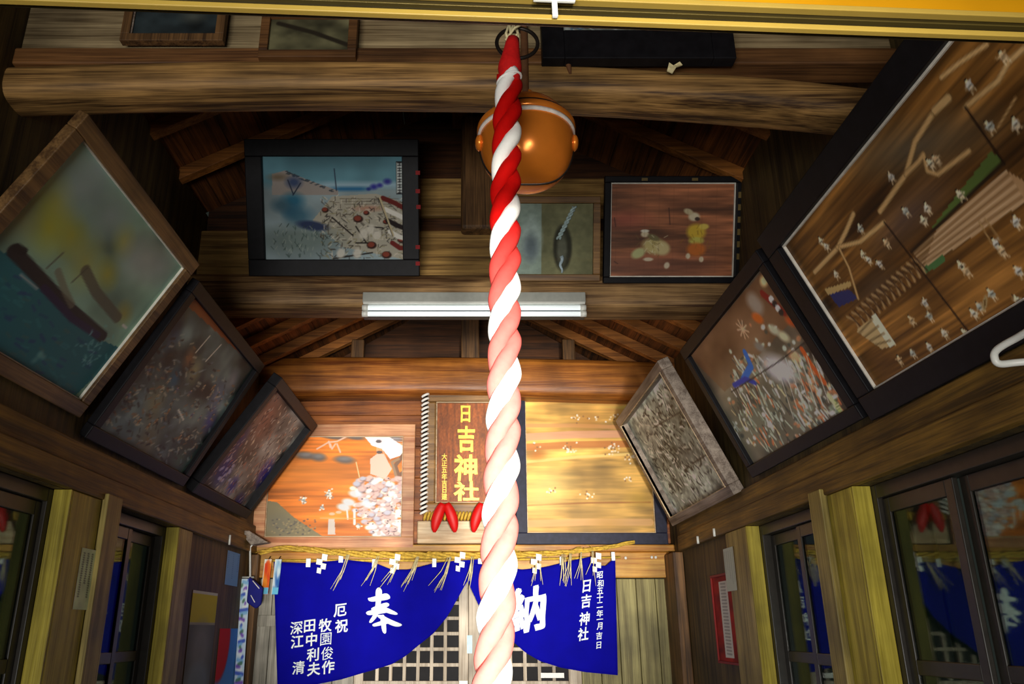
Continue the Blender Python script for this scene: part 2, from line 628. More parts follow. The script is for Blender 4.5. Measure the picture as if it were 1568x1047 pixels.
def glyph(ch, mat, fn, parent, name, size, bold=0.02, depth=0.002, shear=0.0, cut=0, rise=0.0, wob=0.0, fat=0.0):
    """one written character as a solid mesh; fn(x right, y down, z out) -> world point, in the caller's units."""
    cu = bpy.data.curves.new(name, 'FONT')
    cu.body = ch
    cu.size = 1.0
    cu.offset = bold
    cu.resolution_u = 3
    ob = bpy.data.objects.new(name, cu)
    COL.objects.link(ob)
    dg = bpy.context.evaluated_depsgraph_get()
    me = bpy.data.meshes.new_from_object(ob.evaluated_get(dg))
    bpy.data.objects.remove(ob)
    bpy.data.curves.remove(cu)
    bm = bmesh.new()
    bm.from_mesh(me)
    bmesh.ops.remove_doubles(bm, verts=bm.verts, dist=1e-4)
    bmesh.ops.triangulate(bm, faces=bm.faces)
    for _ in range(cut):
        es = [e for e in bm.edges if e.calc_length() > 0.12]
        if es:
            bmesh.ops.subdivide_edges(bm, edges=es, cuts=1)
            bmesh.ops.triangulate(bm, faces=bm.faces)
    xs = [v.co.x for v in bm.verts]
    ys = [v.co.y for v in bm.verts]
    cx, cy = (min(xs) + max(xs)) / 2, (min(ys) + max(ys)) / 2
    sx, sy = size
    wx, wy = 0.92, 0.92
    bm.verts.ensure_lookup_table()
    idx = {v: i for i, v in enumerate(bm.verts)}
    flat = []
    for v in bm.verts:
        x, y = (v.co.x - cx) / wx, (v.co.y - cy) / wy
        x += shear * y
        y += rise * x
        if wob:
            q = mnoise.noise_vector(Vector((x * 4, y * 4, ord(ch) % 17)))
            x, y = x + q.x * wob, y + q.y * wob
        flat.append((x * sx, -y * sy))
    n = len(flat)
    mb = MB()
    fs = [tuple(idx[v] for v in f.verts) for f in bm.faces]
    fs += [tuple(n + i for i in f[::-1]) for f in fs[:]]
    for e in bm.edges:
        if len(e.link_faces) == 1:
            a, b = idx[e.verts[0]], idx[e.verts[1]]
            fs.append((a, b, n + b, n + a))
    bm.free()
    bpy.data.meshes.remove(me)
    for k, (du, dv_) in enumerate(((0, 0), (1, .5), (-1, -.5), (.5, -1), (-.5, 1)) if fat else ((0, 0),)):   # a fat brush: the stroke laid over itself
        du, dv_, dz = du * fat * sx, dv_ * fat * sy, depth + k * .00015
        mb.add([fn(x + du, y + dv_, dz) for x, y in flat] + [fn(x + du, y + dv_, 0) for x, y in flat], fs)
    return mb.build(name, mat, parent)


XR, XL, YB, YF = 1.365, -1.456, 5.60, 0.70      # inner faces of the walls
ZT = 1.60                                       # eaves height above the eye

# ------------------------------------------------------------------ setting: floor, walls, roof
structure(MB().box(XL - .12, XR + .12, 0.30, YB + .9, -0.08, 0).build('floor', M['floor']))


def side_wall(name, x0, x1, wins):
    mb = MB()
    mb.box(x0, x1, YF - .06, 3.97, EYE + 0.475, EYE + 2.16)
    mb.box(x0, x1, 3.97, YB + .05, EYE + 0.475, EYE + ZT + .10)
    mb.box(x0, x1, YF - .06, YB + .05, 0, EYE - 0.72)
    ys = [YF - .06] + [y for w_ in wins for y in w_] + [YB + .05]
    for a, b in zip(ys[0::2], ys[1::2]):
        mb.box(x0, x1, a, b, EYE - 0.72, EYE + 0.475)
    return structure(mb.build(name, M['side_wall']))


side_wall('wall_right', XR, XR + .10, [(0.95, 2.83), (3.15, 3.98)])
side_wall('wall_left', XL - .10, XL, [(0.95, 2.90), (3.28, 4.03)])
# back wall: boards over the door head, board walls beside the doors
mb = MB()
for k in range(5):
    z0 = EYE + 0.55 + k * 0.225
    mb.box(XL, XR, YB, YB + .05, z0, z0 + 0.222)
structure(mb.build('wall_back', M['back_wall'], bevel=0.004))
mb = MB()
xs = np.linspace(0.72, XR, 6)
for a, b in zip(xs[:-1], xs[1:]):
    mb.box(a + .002, b - .002, YB, YB + .05, 0, EYE + 0.32)
structure(mb.build('wall_back_right', M['back_side'], bevel=0.003))
mb = MB()
xs = np.linspace(XL, -0.75, 6)
for a, b in zip(xs[:-1], xs[1:]):
    mb.box(a + .002, b - .002, YB, YB + .05, 0, EYE + 0.32)
mb.box(XL, -0.75, YB - .012, YB, EYE + .02, EYE + .09)
structure(mb.build('wall_back_left', M['back_grey'], bevel=0.003))
# gable above the back wall
structure(MB().prism([(XL, YB + .05, EYE + 1.6), (XR, YB + .05, EYE + 1.6), (-.045, YB + .05, EYE + 2.44)], (0, .04, 0)).build('wall_gable', M['gable']))
# roof: two bays, each of two slopes with rafters under them; the front bay stands higher
XC = (XL + XR) / 2
roof = empty('ceiling', (XC, 3.2, EYE + 2.9), kind='structure')


def roof_bay(y0, y1, eave, ridge, n):
    rz = EYE + ridge
    for sg, xe in ((-1, XL - .1), (1, XR + .1)):
        run = Vector((xe - XC, 0, EYE + eave - rz))
        mb = MB()
        for k in range(9):
            mb.obox(Vector((XC, y0, rz)) + run * (k / 9), run * (0.985 / 9), (0, y1 - y0, 0), Vector((0, 0, 0.02)))
        mb.build('roof_boards', M['roof'], roof, bevel=0.003)
        for k in range(n):
            y = y0 + .12 + k * (y1 - y0 - .2) / n
            MB().obox(Vector((XC, y, rz - .072)) + run * 0.02, run * 0.97, (0, .055, 0), (0, 0, .07)).build('rafter', M['rafter'], roof, bevel=0.003)
    MB().box(XC - .06, XC + .06, y0 + .02, y1 - .02, rz - .20, rz - .07).build('ridge_beam', M['roof'], roof, bevel=0.006)


roof_bay(YF - .4, 3.97, 2.14, 2.92, 9)
roof_bay(3.98, YB + .25, 1.66, 2.44, 5)
structure(MB().prism([(XL, 3.97, EYE + 1.75), (XR, 3.97, EYE + 1.75), (XR, 3.97, EYE + 2.22), (XC, 3.97, EYE + 2.935), (XL, 3.97, EYE + 2.22)], (0, .02, 0)).build('wall_step', M['gable']))
RZ = EYE + 2.92
# the wooden band over the side windows
mb = MB()
mb.zbox(XR - .035, XR, YF, 5.28, 0.475, 0.565)
mb.zbox(XR - .020, XR, YF, 5.28, 0.565, 0.655)
structure(mb.build('trim_1', M['side_trim'], bevel=0.006))
mb = MB()
mb.zbox(XL, XL + .035, YF, YB, 0.475, 0.565)
mb.zbox(XL, XL + .020, YF, YB, 0.565, 0.655)
structure(mb.build('trim_2', M['side_trim'], bevel=0.006))
# yellow head beam of the door wall, and its ledge
mb = MB()
mb.zbox(XL, XR, YB - .06, YB, 0.325, 0.49)
mb.zbox(XL, XR, YB - .10, YB, 0.49, 0.535)
structure(mb.build('trim_3', M['lintel'], bevel=0.006))


# ------------------------------------------------------------------ windows
def window(name, x, out, y0, y1, stiles, pale=()):
    """out = +1 for the right wall. The sashes stand a little outside the inner wall face."""
    s = out
    r = empty(name, (x + s * .05, (y0 + y1) / 2, EYE - .72), kind='structure')
    z0, z1 = EYE - 0.72, EYE + 0.475
    mb = MB()
    e = 0.002
    mb.box(*sorted((x + s * .035, x + s * .095)), y0 + e, y0 + .045, z0 + e, z1 - e)
    mb.box(*sorted((x + s * .035, x + s * .095)), y1 - .045, y1 - e, z0 + e, z1 - e)
    mb.box(*sorted((x + s * .035, x + s * .095)), y0 + .045, y1 - .045, z1 - .05, z1 - e)
    mb.box(*sorted((x + s * .035, x + s * .095)), y0 + .045, y1 - .045, z0 + e, z0 + .05)
    mb.build('window_frame', M['dark_sash'], r, bevel=0.003)
    ys = [y0 + .046] + list(stiles) + [y1 - .046]
    for k, (a, b) in enumerate(zip(ys[:-1], ys[1:])):
        d = .050 + .022 * (k % 2)
        xs_ = sorted((x + s * d, x + s * (d + .018)))
        mb = MB()
        for ya in (a, b - .042):
            mb.box(*xs_, ya, ya + .042, z0 + .052, z1 - .052)
        mb.box(*xs_, a + .042, b - .042, z1 - .102, z1 - .052)
        mb.box(*xs_, a + .042, b - .042, z0 + .052, z0 + .102)
        mb.box(*xs_, a + .042, b - .042, EYE - .135, EYE - .09)
        sash = mb.build('sash', M['dark_sash'], r, bevel=0.003)
        xg = x + s * (d + .009)
        MB().box(xg - .002, xg + .002, a + .042, b - .042, z0 + .102, z1 - .102).build('pane', M['glass'], sash)
    for y in pale:
        MB().box(*sorted((x + s * .092, x + s * .098)), y, y + .016, z0 + .052, z1 - .052).build('muntin', M['pale_sash'], r)
    return r


window('window_1', XR, 1, 0.95, 2.83, [1.62, 2.36], pale=[2.70, 2.58])
window('window_2', XR, 1, 3.15, 3.98, [3.56], pale=[3.72])
window('window_3', XL, -1, 0.95, 2.90, [1.62, 2.36])
window('window_4', XL, -1, 3.28, 4.03, [3.66])

# posts between the windows
for nm, x, s, ya, yb, lab in (
        ('right', XR, -1, 2.83, 3.15, 'broad olive yellow wall post between the two right windows, cracked grain'),
        ('left', XL, 1, 2.90, 3.28, 'olive yellow wall post at left carrying the pale green paper note')):
    r = empty('wall_post', (x, (ya + yb) / 2, 0), lab, 'post')
    xs_ = sorted((x, x + s * .03))
    m1 = ya + (yb - ya) * .62
    MB().box(*xs_, ya, m1, 0, EYE + .473).build('post_body', M['post'], r, bevel=0.004)
    xs_ = sorted((x, x + s * .05))
    MB().box(*xs_, m1 + .01, yb, 0, EYE + .50).build('cover_strip', M['post_cap'], r, bevel=0.004)
    # jamb lining turned to the window
    xs_ = sorted((x - s * .034, x + s * .03))
    MB().box(*xs_, ya - .014, ya - .001, 0.74, EYE + .473).build('jamb_lining', M['post'], r, bevel=0.002)
for nm, x, s, ya, yb, lab in (
        ('right', XR, -1, 3.98, 4.30, 'plain olive post at right between the far window and the red notice'),
        ('left', XL, 1, 4.03, 4.22, 'narrow olive post at left between the far window and the posters')):
    r = empty('wall_post', (x, (ya + yb) / 2, 0), lab, 'post')
    xs_ = sorted((x, x + s * .03))
    MB().box(*xs_, ya, yb, 0, EYE + .473).build('post_body', M['post_cap'], r, bevel=0.004)
    xs_ = sorted((x - s * .034, x + s * .03))
    MB().box(*xs_, ya - .014, ya - .001, 0.74, EYE + .473).build('jamb_lining', M['post'], r, bevel=0.002)
for x0, x1, y0, y1, lab in ((XR - .07, XR, 5.30, YB, 'dark corner post at right end of the curtain wall'),
                            (XL, XL + .06, 5.48, YB, 'dark corner post at left end of the curtain wall')):
    tag(MB().box(x0 + .002, x1 - .002, y0, y1 - .002, 0, EYE + .47).build('corner_post', M['post_dark'], bevel=0.006), lab, 'post')


# ------------------------------------------------------------------ beams
def log_beam(name, Y, zc, rz, ry, x0, x1, mat, label, square=2.0, seed=1):
    """a squared log; zc(x) gives the centre height (from the eye)."""
    n, seg = 40, 28
    vs, fs = [], []
    for i in range(n):
        x = x0 + (x1 - x0) * i / (n - 1)
        for k in range(seg):
            a = 2 * math.pi * k / seg
            c, s = math.cos(a), math.sin(a)
            cy = math.copysign(abs(c) ** (2 / square), c)
            cz = math.copysign(abs(s) ** (2 / square), s)
            w_ = 1 + 0.03 * mnoise.noise(Vector((x * 2.1, c + seed, s)))
            vs.append((x, Y + ry * cy * w_, EYE + zc(x) + rz * cz * w_))
    for i in range(n - 1):
        for k in range(seg):
            l = (k + 1) % seg
            fs.append((i * seg + k, i * seg + l, (i + 1) * seg + l, (i + 1) * seg + k))
    mb = MB().add(vs, fs, True)
    mb.add([vs[k] for k in range(seg)], [tuple(range(seg - 1, -1, -1))])
    mb.add([vs[(n - 1) * seg + k] for k in range(seg)], [tuple(range(seg))])
    return tag(mb.build(name, mat), label, 'beam')


def front_z(x):
    return 1.642 - 0.022 * x - (0.046 if x > 0 else 0.024) * x * x


log_beam('tie_beam', 2.16, front_z, 0.062, 0.080, XL, XR, M['beam_front'],
         'arched weathered log beam nearest the viewer, behind the copper bell', 2.8, 1)
log_beam('tie_beam', 3.90, lambda x: 1.645 - .006 * x, 0.098, 0.11, XL, XR, M['beam_mid'],
         'middle cross beam with the fluorescent lamp on its face', 4.0, 5)
log_beam('tie_beam', 5.42, lambda x: 1.66 - 0.012 * x - .01 * x * x, 0.140, 0.12, XL, XR, M['beam_far'],
         'amber cross beam furthest back, above the name plaque', 4.5, 9)
# boards standing on the front and middle beams
tag(MB().zbox(XL, XR, 2.10, 2.20, 1.69, 1.752).build('beam_ledge', M['strip'], bevel=0.006),
    'dark brown ledge strip lying along the nearest log beam', 'ledge')
tag(MB().zbox(XL, XR, 2.13, 2.17, 1.752, 2.00).build('wall_plank', M['plank'], bevel=0.004),
    'pale grey plank behind the black picture frame at the top', 'plank')
tag(MB().zbox(XL, XR, 3.895, 3.93, 1.735, 2.035).build('wall_plank', M['plank_mid'], bevel=0.004),
    'tan plank on the middle beam behind the row of three pictures', 'plank')
tag(MB().zbox(-.80, .75, 3.895, 3.93, 2.125, 2.36).build('wall_plank', M['plank_mid'], bevel=0.004),
    'upper tan plank behind the short post, above a dark slot', 'plank')
# short struts
r = tag(MB().zbox(-.050, .135, 3.80, 3.892, 2.00, RZ - EYE - .21).build('king_post', M['post_dark'], bevel=0.02, segs=3),
        'short dark post with rounded foot left of the copper bell', 'post')
for x, ww, lab in ((0.0, .13, 'thick short strut on the far beam behind the rope'),
                   (-.80, .09, 'left short strut on the far beam under the roof'),
                   (.70, .09, 'right short strut on the far beam under the roof')):
    hz = 2.23 if x == 0 else 1.95
    tag(MB().zbox(x - ww / 2, x + ww / 2, 5.38, 5.47, 1.79 if x == 0 else 1.78, hz).build('king_post', M['post_dark'], bevel=0.01), lab, 'post')
for x in (-.60, .62):
    tag(MB().zbox(x - .05, x + .05, 3.95, 4.03, 1.73, 2.13).build('king_post', M['post_dark'], bevel=0.01),
        'short strut on the middle beam behind the %s picture' % ('battle' if x < 0 else 'two figures'), 'post')

# ------------------------------------------------------------------ front door head with its track
head = empty('door_track', (0, YF, EYE + .62), 'yellow door head with brassy aluminium track across the top', 'door track')
pl, pr = at_Y(0, 5, .675), at_Y(1568, 62, .745)
dv = (pr - pl)
dirx = Vector((dv.x, dv.y, 0)).normalized()
dirx = Vector((dirx.x, dirx.y, (pr.z - pl.z) / dv.length)).normalized()
bk = Vector((-dirx.y, dirx.x, 0)).normalized()
up = dirx.cross(bk).normalized()
if up.z < 0: up = -up
a0 = pl - dirx * 0.93
Ln = dv.length + 1.82


def rail(name, y0, y1, z0, z1, mat, bev=0.002):
    return MB().obox(a0 + bk * y0 + up * z0, dirx * Ln, bk * (y1 - y0), up * (z1 - z0)).build(name, mat, head, bevel=bev)


rail('lower_lip', -.006, .002, 0.0, .007, M['alu_bright'], .001)
rail('track_web', .002, .010, .003, .030, M['alu_dark'])
rail('track_bead', -.003, .003, .0165, .0185, M['alu'], .0005)
rail('upper_lip', -.008, .002, .026, .033, M['alu_bright'], .001)
rail('head_board', -.002, .016, .033, .062, M['yellow_paint'], .003)
br = at_Y(850, 18, .70)
mb = MB()
o = a0 + dirx * ((br - a0).dot(dirx))
mb.obox(o - dirx * .023 - bk * .0125 + up * .020, dirx * .046, bk * .004, up * .009)
mb.obox(o - dirx * .003 - bk * .0125 - up * .001, dirx * .006, bk * .004, up * .022)
mb.build('track_stop', M['white_metal'], head, bevel=.0008)
for sx in (-.017, .015):
    MB().sphere(o + dirx * sx - bk * .0125 + up * .0245, .0026, .0018, .0026, 10, 6).build('screw', M['steel'], head)

# ------------------------------------------------------------------ bell
BY, BZ, BR = 1.86, 1.243 + EYE, 0.127
bx = at_Y(806, 215, BY).x
bell = empty('suzu_bell', (bx, BY, BZ), 'round copper shrine bell hanging behind the rope', 'bell')
prof = []
for i in range(15):
    a = math.pi / 2 - i * (math.pi / 2 - .33) / 14
    prof.append((BR * .98 * math.cos(a) ** .9, BR * math.sin(a)))
MB().lathe(prof, (bx, BY, BZ), 56).build('upper_shell', M['copper'], bell)
zb = BR * math.sin(.26)
MB().lathe([(BR * a_, BR * b_) for a_, b_ in ((.92, .345), (.985, .34), (1.03, .315), (1.05, .27), (1.05, .21), (1.03, .165), (.97, .15))],
           (bx, BY, BZ), 56).build('rim_band', M['copper'], bell)
MB().tube([Vector((bx, BY, BZ + BR * .365)) + Vector((math.cos(t), math.sin(t), 0)) * BR * .945 for t in np.linspace(0, 2 * math.pi, 57)[:-1]], .0045, 8, closed=True).build('rim_groove', M['iron'], bell)
MB().lathe([(BR * .97, BR * .155), (BR * 1.035, BR * .150), (BR * 1.035, BR * .085), (BR * .98, BR * .07)], (bx, BY, BZ), 56).build('peeled_line', M['peel'], bell)
prof = [(BR * .99, BR * .09)]
for i in range(20):
    a = .05 - i * (.05 + math.pi / 2) / 19
    prof.append((BR * 1.0 * math.cos(a) ** .6 if i < 19 else 0.0005, BR * 1.05 * math.sin(a)))
MB().lathe(prof, (bx, BY, BZ), 56).build('lower_shell', M['copper'], bell)
for sg in (-1, 1):
    MB().sphere((bx + sg * BR * 1.0, BY - .01, BZ - .014), .012, .024, .022, 16, 10).build('mouth_ear', M['copper'], bell)
MB().tube([(bx + BR * 1.002 * math.copysign(abs(math.cos(t)) ** .6, math.cos(t)), BY, BZ - BR * 1.052 * math.sin(t)) for t in np.linspace(.25, math.pi - .25, 40)], .0035, 8).build('mouth_slit', M['iron'], bell)
mb = MB()
mb.tube([(bx + .022 * math.cos(t), BY, BZ + BR + .012 + .022 * math.sin(t)) for t in np.linspace(0, 2 * math.pi, 20)[:-1]], .007, 8, closed=True)
mb.build('crown_loop', M['copper'], bell)
mb = MB()
mb.tube([(bx, BY, BZ + BR + .022), (bx + .002, BY, BZ + BR + .2), (bx, BY, EYE + 1.84)], .011, 10)
mb.build('hanging_strap', M['cord'], bell)
MB().box(bx - .03, bx + .03, 1.56, 2.13, EYE + 1.83, EYE + 1.88).build('iron_arm', M['iron'], bell, bevel=.004)

# iron ring carrying the rope
RY = 1.60
rc = at_Y(792, 66, RY)
ring = empty('iron_ring', rc, 'black iron ring at the head of the bell rope', 'ring')
MB().tube([rc + Vector((.050 * math.cos(t), .006 * math.sin(t), .050 * math.sin(t))) for t in np.linspace(0, 2 * math.pi, 41)[:-1]],
          .0048, 10, closed=True).build('ring_hoop', M['iron'], ring)
MB().tube([rc + Vector((0, 0, .048)), rc + Vector((.002, 0.01, .2)), Vector((bx, RY, EYE + 1.835))], .006, 8).build('ring_cord', M['cord'], ring)

# ------------------------------------------------------------------ bell rope
pts_px = [(785, 62), (781, 100), (777, 180), (774, 300), (773, 450), (772, 600), (766, 800), (757, 1000), (752, 1047), (738, 1240)]
cpts = [at_Y(u, v, RY) for u, v in pts_px]
zs = np.array([p.z for p in cpts])[::-1]
xs_ = np.array([p.x for p in cpts])[::-1]


def rope_c(z):
    return Vector((float(np.interp(z, zs, xs_)), RY, z))


z_hi, z_lo = float(zs[-1]), float(zs[0])
rope = empty('bell_rope', rope_c(z_hi), 'thick red and white twisted rope hanging in front of the bell', 'rope')
PITCH_R = 0.195


def overexposed_red():  # red pales downward: the bright light lower down is put into the colour
    m, nt, p = nodes('overexposed_red_cloth')
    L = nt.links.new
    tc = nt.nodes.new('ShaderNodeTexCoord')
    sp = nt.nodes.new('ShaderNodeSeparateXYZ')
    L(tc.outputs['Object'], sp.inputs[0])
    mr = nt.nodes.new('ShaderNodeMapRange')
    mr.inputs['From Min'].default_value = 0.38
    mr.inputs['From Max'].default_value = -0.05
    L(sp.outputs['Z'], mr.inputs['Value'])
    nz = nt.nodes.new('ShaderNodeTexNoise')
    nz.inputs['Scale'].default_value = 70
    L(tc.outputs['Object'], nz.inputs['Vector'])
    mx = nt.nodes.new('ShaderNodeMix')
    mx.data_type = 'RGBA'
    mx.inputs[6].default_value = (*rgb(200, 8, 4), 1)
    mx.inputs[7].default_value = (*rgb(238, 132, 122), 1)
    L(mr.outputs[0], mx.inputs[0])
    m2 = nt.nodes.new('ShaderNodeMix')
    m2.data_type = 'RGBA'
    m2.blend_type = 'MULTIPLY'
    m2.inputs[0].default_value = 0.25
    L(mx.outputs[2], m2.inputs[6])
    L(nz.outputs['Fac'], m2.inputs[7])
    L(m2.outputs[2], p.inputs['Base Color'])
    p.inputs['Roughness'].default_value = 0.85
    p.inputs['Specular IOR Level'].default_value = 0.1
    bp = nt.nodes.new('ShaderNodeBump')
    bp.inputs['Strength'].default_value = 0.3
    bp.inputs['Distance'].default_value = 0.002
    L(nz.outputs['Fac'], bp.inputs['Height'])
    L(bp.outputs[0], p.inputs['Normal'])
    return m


M['rope_red'] = overexposed_red()


def strand(phase, mat, name):
    pts, rad = [], []
    n = 230
    for i in range(n):
        t = i / (n - 1)
        z = z_hi - .10 - t * (z_hi - .10 - z_lo)
        ph = phase + 2 * math.pi * (z / PITCH_R)
        R = .0305 + .0035 * t
        c = rope_c(z)
        # front of the rope (towards the camera, -Y) climbs to the right
        pts.append(c + Vector((math.sin(ph) * R * .56, -math.cos(ph) * R * .56, 0)))
        rad.append(R * .56 * (0.85 + .15 * min(1, t * 12)) * (1 + .04 * math.sin(i * .9 + phase)))
    return MB().tube(pts, rad, 14).build(name, mat, rope)


PH0 = -2 * math.pi * (at_Y(773, 345, RY).z / PITCH_R)
strand(PH0, M['rope_white'], 'white_strand')
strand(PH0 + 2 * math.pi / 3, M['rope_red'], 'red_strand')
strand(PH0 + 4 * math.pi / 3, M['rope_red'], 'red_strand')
# wrapped head of the rope
zt = z_hi
mb = MB()
pr_ = [(0, .016), (-.02, .018), (-.04, .021), (-.06, .0245), (-.075, .028), (-.09, .029), (-.105, .026), (-.125, .024)]
mb.tube([rope_c(zt + a) + Vector((0, -.004, 0)) for a, _ in pr_], [b for _, b in pr_], 18)
mb.build('red_wrapping', M['red_cloth'], rope)
mb = MB()
cz = rope_c(zt + .012) + Vector((0, -.004, 0))
for k in range(5):
    an = k * 1.3
    mb.tube([cz + Vector((.012 * math.cos(an), .008 * math.sin(an), -.012)), cz + Vector((.016 * math.cos(an + .5), .008, .012)),
             cz + Vector((.010 * math.cos(an + 1), .004, .034))], .0035, 6)
mb.tube([cz + Vector((-.018, -.006, -.02)), cz + Vector((.004, -.014, .01)), cz + Vector((.026, -.004, .03))], .003, 6)
mb.build('tie_string', M['straw_pale'], rope)
mb = MB()
c1 = rope_c(zt - .118) + Vector((0, -.002, 0))
mb.tube([c1 + Vector((.0285 * math.sin(t), -.0285 * math.cos(t), .010 * math.sin(t))) for t in np.linspace(-1.9, 1.9, 18)], .003, 8)
mb.build('white_binding', M['rope_white'], rope)

# ------------------------------------------------------------------ fluorescent lamp
ly = 3.742
fx0, fx1 = at_Y(555, 470, ly).x, at_Y(897, 470, ly).x
zt_, zb_ = at_Y(724, 450, ly).z, at_Y(724, 486, ly).z
lampo = empty('fluorescent_lamp', ((fx0 + fx1) / 2, ly, zb_), 'white two-tube fluorescent lamp on the middle beam', 'lamp')
MB().box(fx0, fx1, ly - .012, 3.792, zb_ + .078, zt_ + .006).build('housing', M['steel'], lampo, bevel=.004)
MB().box(fx0 + .005, fx1 - .005, ly + .006, 3.792, zb_ + .006, zb_ + .078).build('reflector', M['gap'], lampo, bevel=.003)
MB().box(fx0 + .004, fx1 - .004, ly - .016, ly + .006, zb_ + .068, zb_ + .080).build('reflector_lip', M['white_metal'], lampo, bevel=.002)
for dz in (.049, .016):
    t = MB().tube([(fx0 + .02, ly - .008, zb_ + dz), (fx1 - .02, ly - .008, zb_ + dz)], .0125, 16).build('tube', M['tube'], lampo)
    for x0, x1 in ((fx0 + .001, fx0 + .03), (fx1 - .03, fx1 - .001)):
        MB().tube([(x0, ly - .008, zb_ + dz), (x1, ly - .008, zb_ + dz)], .0155, 14).build('tube_socket', M['white_metal'], t)


# ------------------------------------------------------------------ pictures on the right wall
# (the painters give detail positions as view rays, which px() turns into places on the panel itself)


def c4(x, y): return (1100 + x / 2.991, y / 2.991)
def c8(x, y): return (1100 + x / 2.991, 300 + y / 2.991)
def c5(x, y): return (x / 2.9925, 300 + y / 2.9925)
def z8(x, y): return (130 + x / 2.617, 400 + y / 2.617)


pic = side_pic(XR - .03, 1.10, 2.535, 1.06, 1.267, .745)
r = empty('votive_picture', pic.base(), 'large dark-framed wooden picture panel of many small figures, nearest on right wall', 'picture', 'pictures leaning from the right wall')
cv = Canvas(330, 126, (116, 84, 46))
cv.tone(3, 8, .35, 1)
cv.tone(6, 60, .22, 2)
x, y = pic.px(1400, 225)
cv.ell(x, y, .13, .09, (104, 98, 86), .75, .4, .9)
x, y = pic.px(1390, 330)
cv.ell(x, y, .10, .07, (92, 78, 74), .8, 0, .9)
x, y = pic.px(1340, 440)
cv.ell(x, y, .06, .05, (96, 80, 66), .7, 0, .9)
cv.poly(pic.pxs([c4(1000, 1047), c4(1320, 780), c4(1400, 830), (1568, 310), (1413, 412)]), (172, 140, 104))
for k in range(9):
    q = k / 8
    p0, p1 = (1400 + 12 * q, 388 + 22 * q), (1541 + 27 * q, 262 + 45 * q)
    cv.line([pic.px(*p0), pic.px(*p1)], .0035, (126, 98, 68) if k % 2 else (198, 172, 140), .8)
cv.poly(pic.pxs([(1427, 348), (1518, 231), (1536, 247), (1437, 348)]), (92, 112, 62))
cv.poly(pic.pxs([(1414, 410), (1444, 389), (1448, 400), (1418, 419)]), (80, 118, 76))
cv.line([pic.px(1395, 386), pic.px(1536, 249)], .006, (48, 38, 28))
for k in range(14):      # waves
    q = k / 13
    a = np.array([1297 + 100 * q, 485 - 88 * q])
    b = a + np.array([19, 20])
    cv.line([pic.px(*a), pic.px(*((a + b) / 2 + (4, -4))), pic.px(*b)], .006, (176, 150, 112), .9)
    cv.line([pic.px(*(a + (4, -3))), pic.px(*(b + (4, -3)))], .004, (66, 46, 36), .9)
cv.poly(pic.pxs([(1311, 507), (1341, 480), (1372, 528), (1350, 534)]), (196, 172, 128))
cv.poly(pic.pxs([(1333, 487), (1341, 480), (1372, 526), (1362, 532)]), (232, 222, 190))
for k in range(4):
    cv.line([pic.px(1316 + k * 8, 510 + k * 6), pic.px(1336 + k * 9, 488 + k * 11)], .0035, (120, 100, 70))
cv.poly(pic.pxs([(1270, 450), (1300, 443), (1314, 457), (1284, 470)]), (52, 60, 108))
cv.poly(pic.pxs([(1262, 443), (1302, 430), (1304, 438), (1268, 452)]), (186, 160, 110))
tan = (196, 164, 116)
for pts, wd in (([(1247, 417), (1282, 380), (1295, 355), (1307, 327)], .022), ([(1282, 379), (1317, 370), (1354, 340)], .02),
                ([(1347, 324), (1387, 267), (1401, 217), (1431, 170)], .022), ([(1387, 267), (1407, 247), (1414, 236), (1420, 262), (1436, 267), (1484, 231)], .018),
                ([(1285, 380), (1300, 410), (1314, 457)], .014), ([(1441, 119), (1468, 97), (1511, 68)], .016),
                ([(1478, 164), (1528, 124), (1545, 94), (1568, 74)], .018), ([(1431, 170), (1452, 150)], .03), ([(1528, 195), (1555, 150)], .006),
                ([(1500, 340), (1518, 372)], .004), ([(1508, 335), (1532, 368)], .004)):
    P_ = pic.pxs(pts)
    cv.line(P_, wd * .55, (112, 86, 56))
    cv.line(P_, wd * .42, tan)
robes = [(226, 214, 186), (206, 204, 196), (214, 186, 146), (188, 194, 186), (232, 222, 200)]
for k, q in enumerate([(1257, 369), (1364, 271), (1434, 244), (1387, 323), (1419, 319), (1414, 338), (1484, 130), (1535, 87), (1515, 194), (1555, 190),
                       (1321, 390), (1347, 404), (1357, 372), (1317, 350), (1280, 420), (1471, 407), (1525, 373), (1535, 385), (1518, 450), (1491, 480),
                       (1558, 460), (1416, 464), (1396, 490), (1423, 484), (1446, 510), (1478, 510), (1423, 531), (1377, 551), (1397, 541), (1330, 398), (1425, 250), (1556, 340), (1480, 415), (1500, 470), (1265, 377), (1470, 298), (1560, 415)]):
    x, y = pic.px(*q)
    cv.figure(x, y, .0135, robes[k % 5], k)
x, y = pic.px(1508, 464)
cv.ell(x, y, .017, .012, (170, 150, 110), 1, -.6)
cv.ell(x, y, .010, .006, (120, 96, 60), 1, -.6)
for pts in ([(1478, 164), (1538, 251)], [(1354, 340), (1444, 457)], [(1444, 457), (1500, 530)]):
    cv.line(pic.pxs(pts), .004, (40, 28, 20))
cv.gain(1.3, 96, 4)
pic.panel(cv, r)
pic.frame(.085, .03, M['black_frame'], r)
pic.frame(0, .010, M['white_line'], r, 'white_edge', inner=.007, back=.0, bevel=.001)

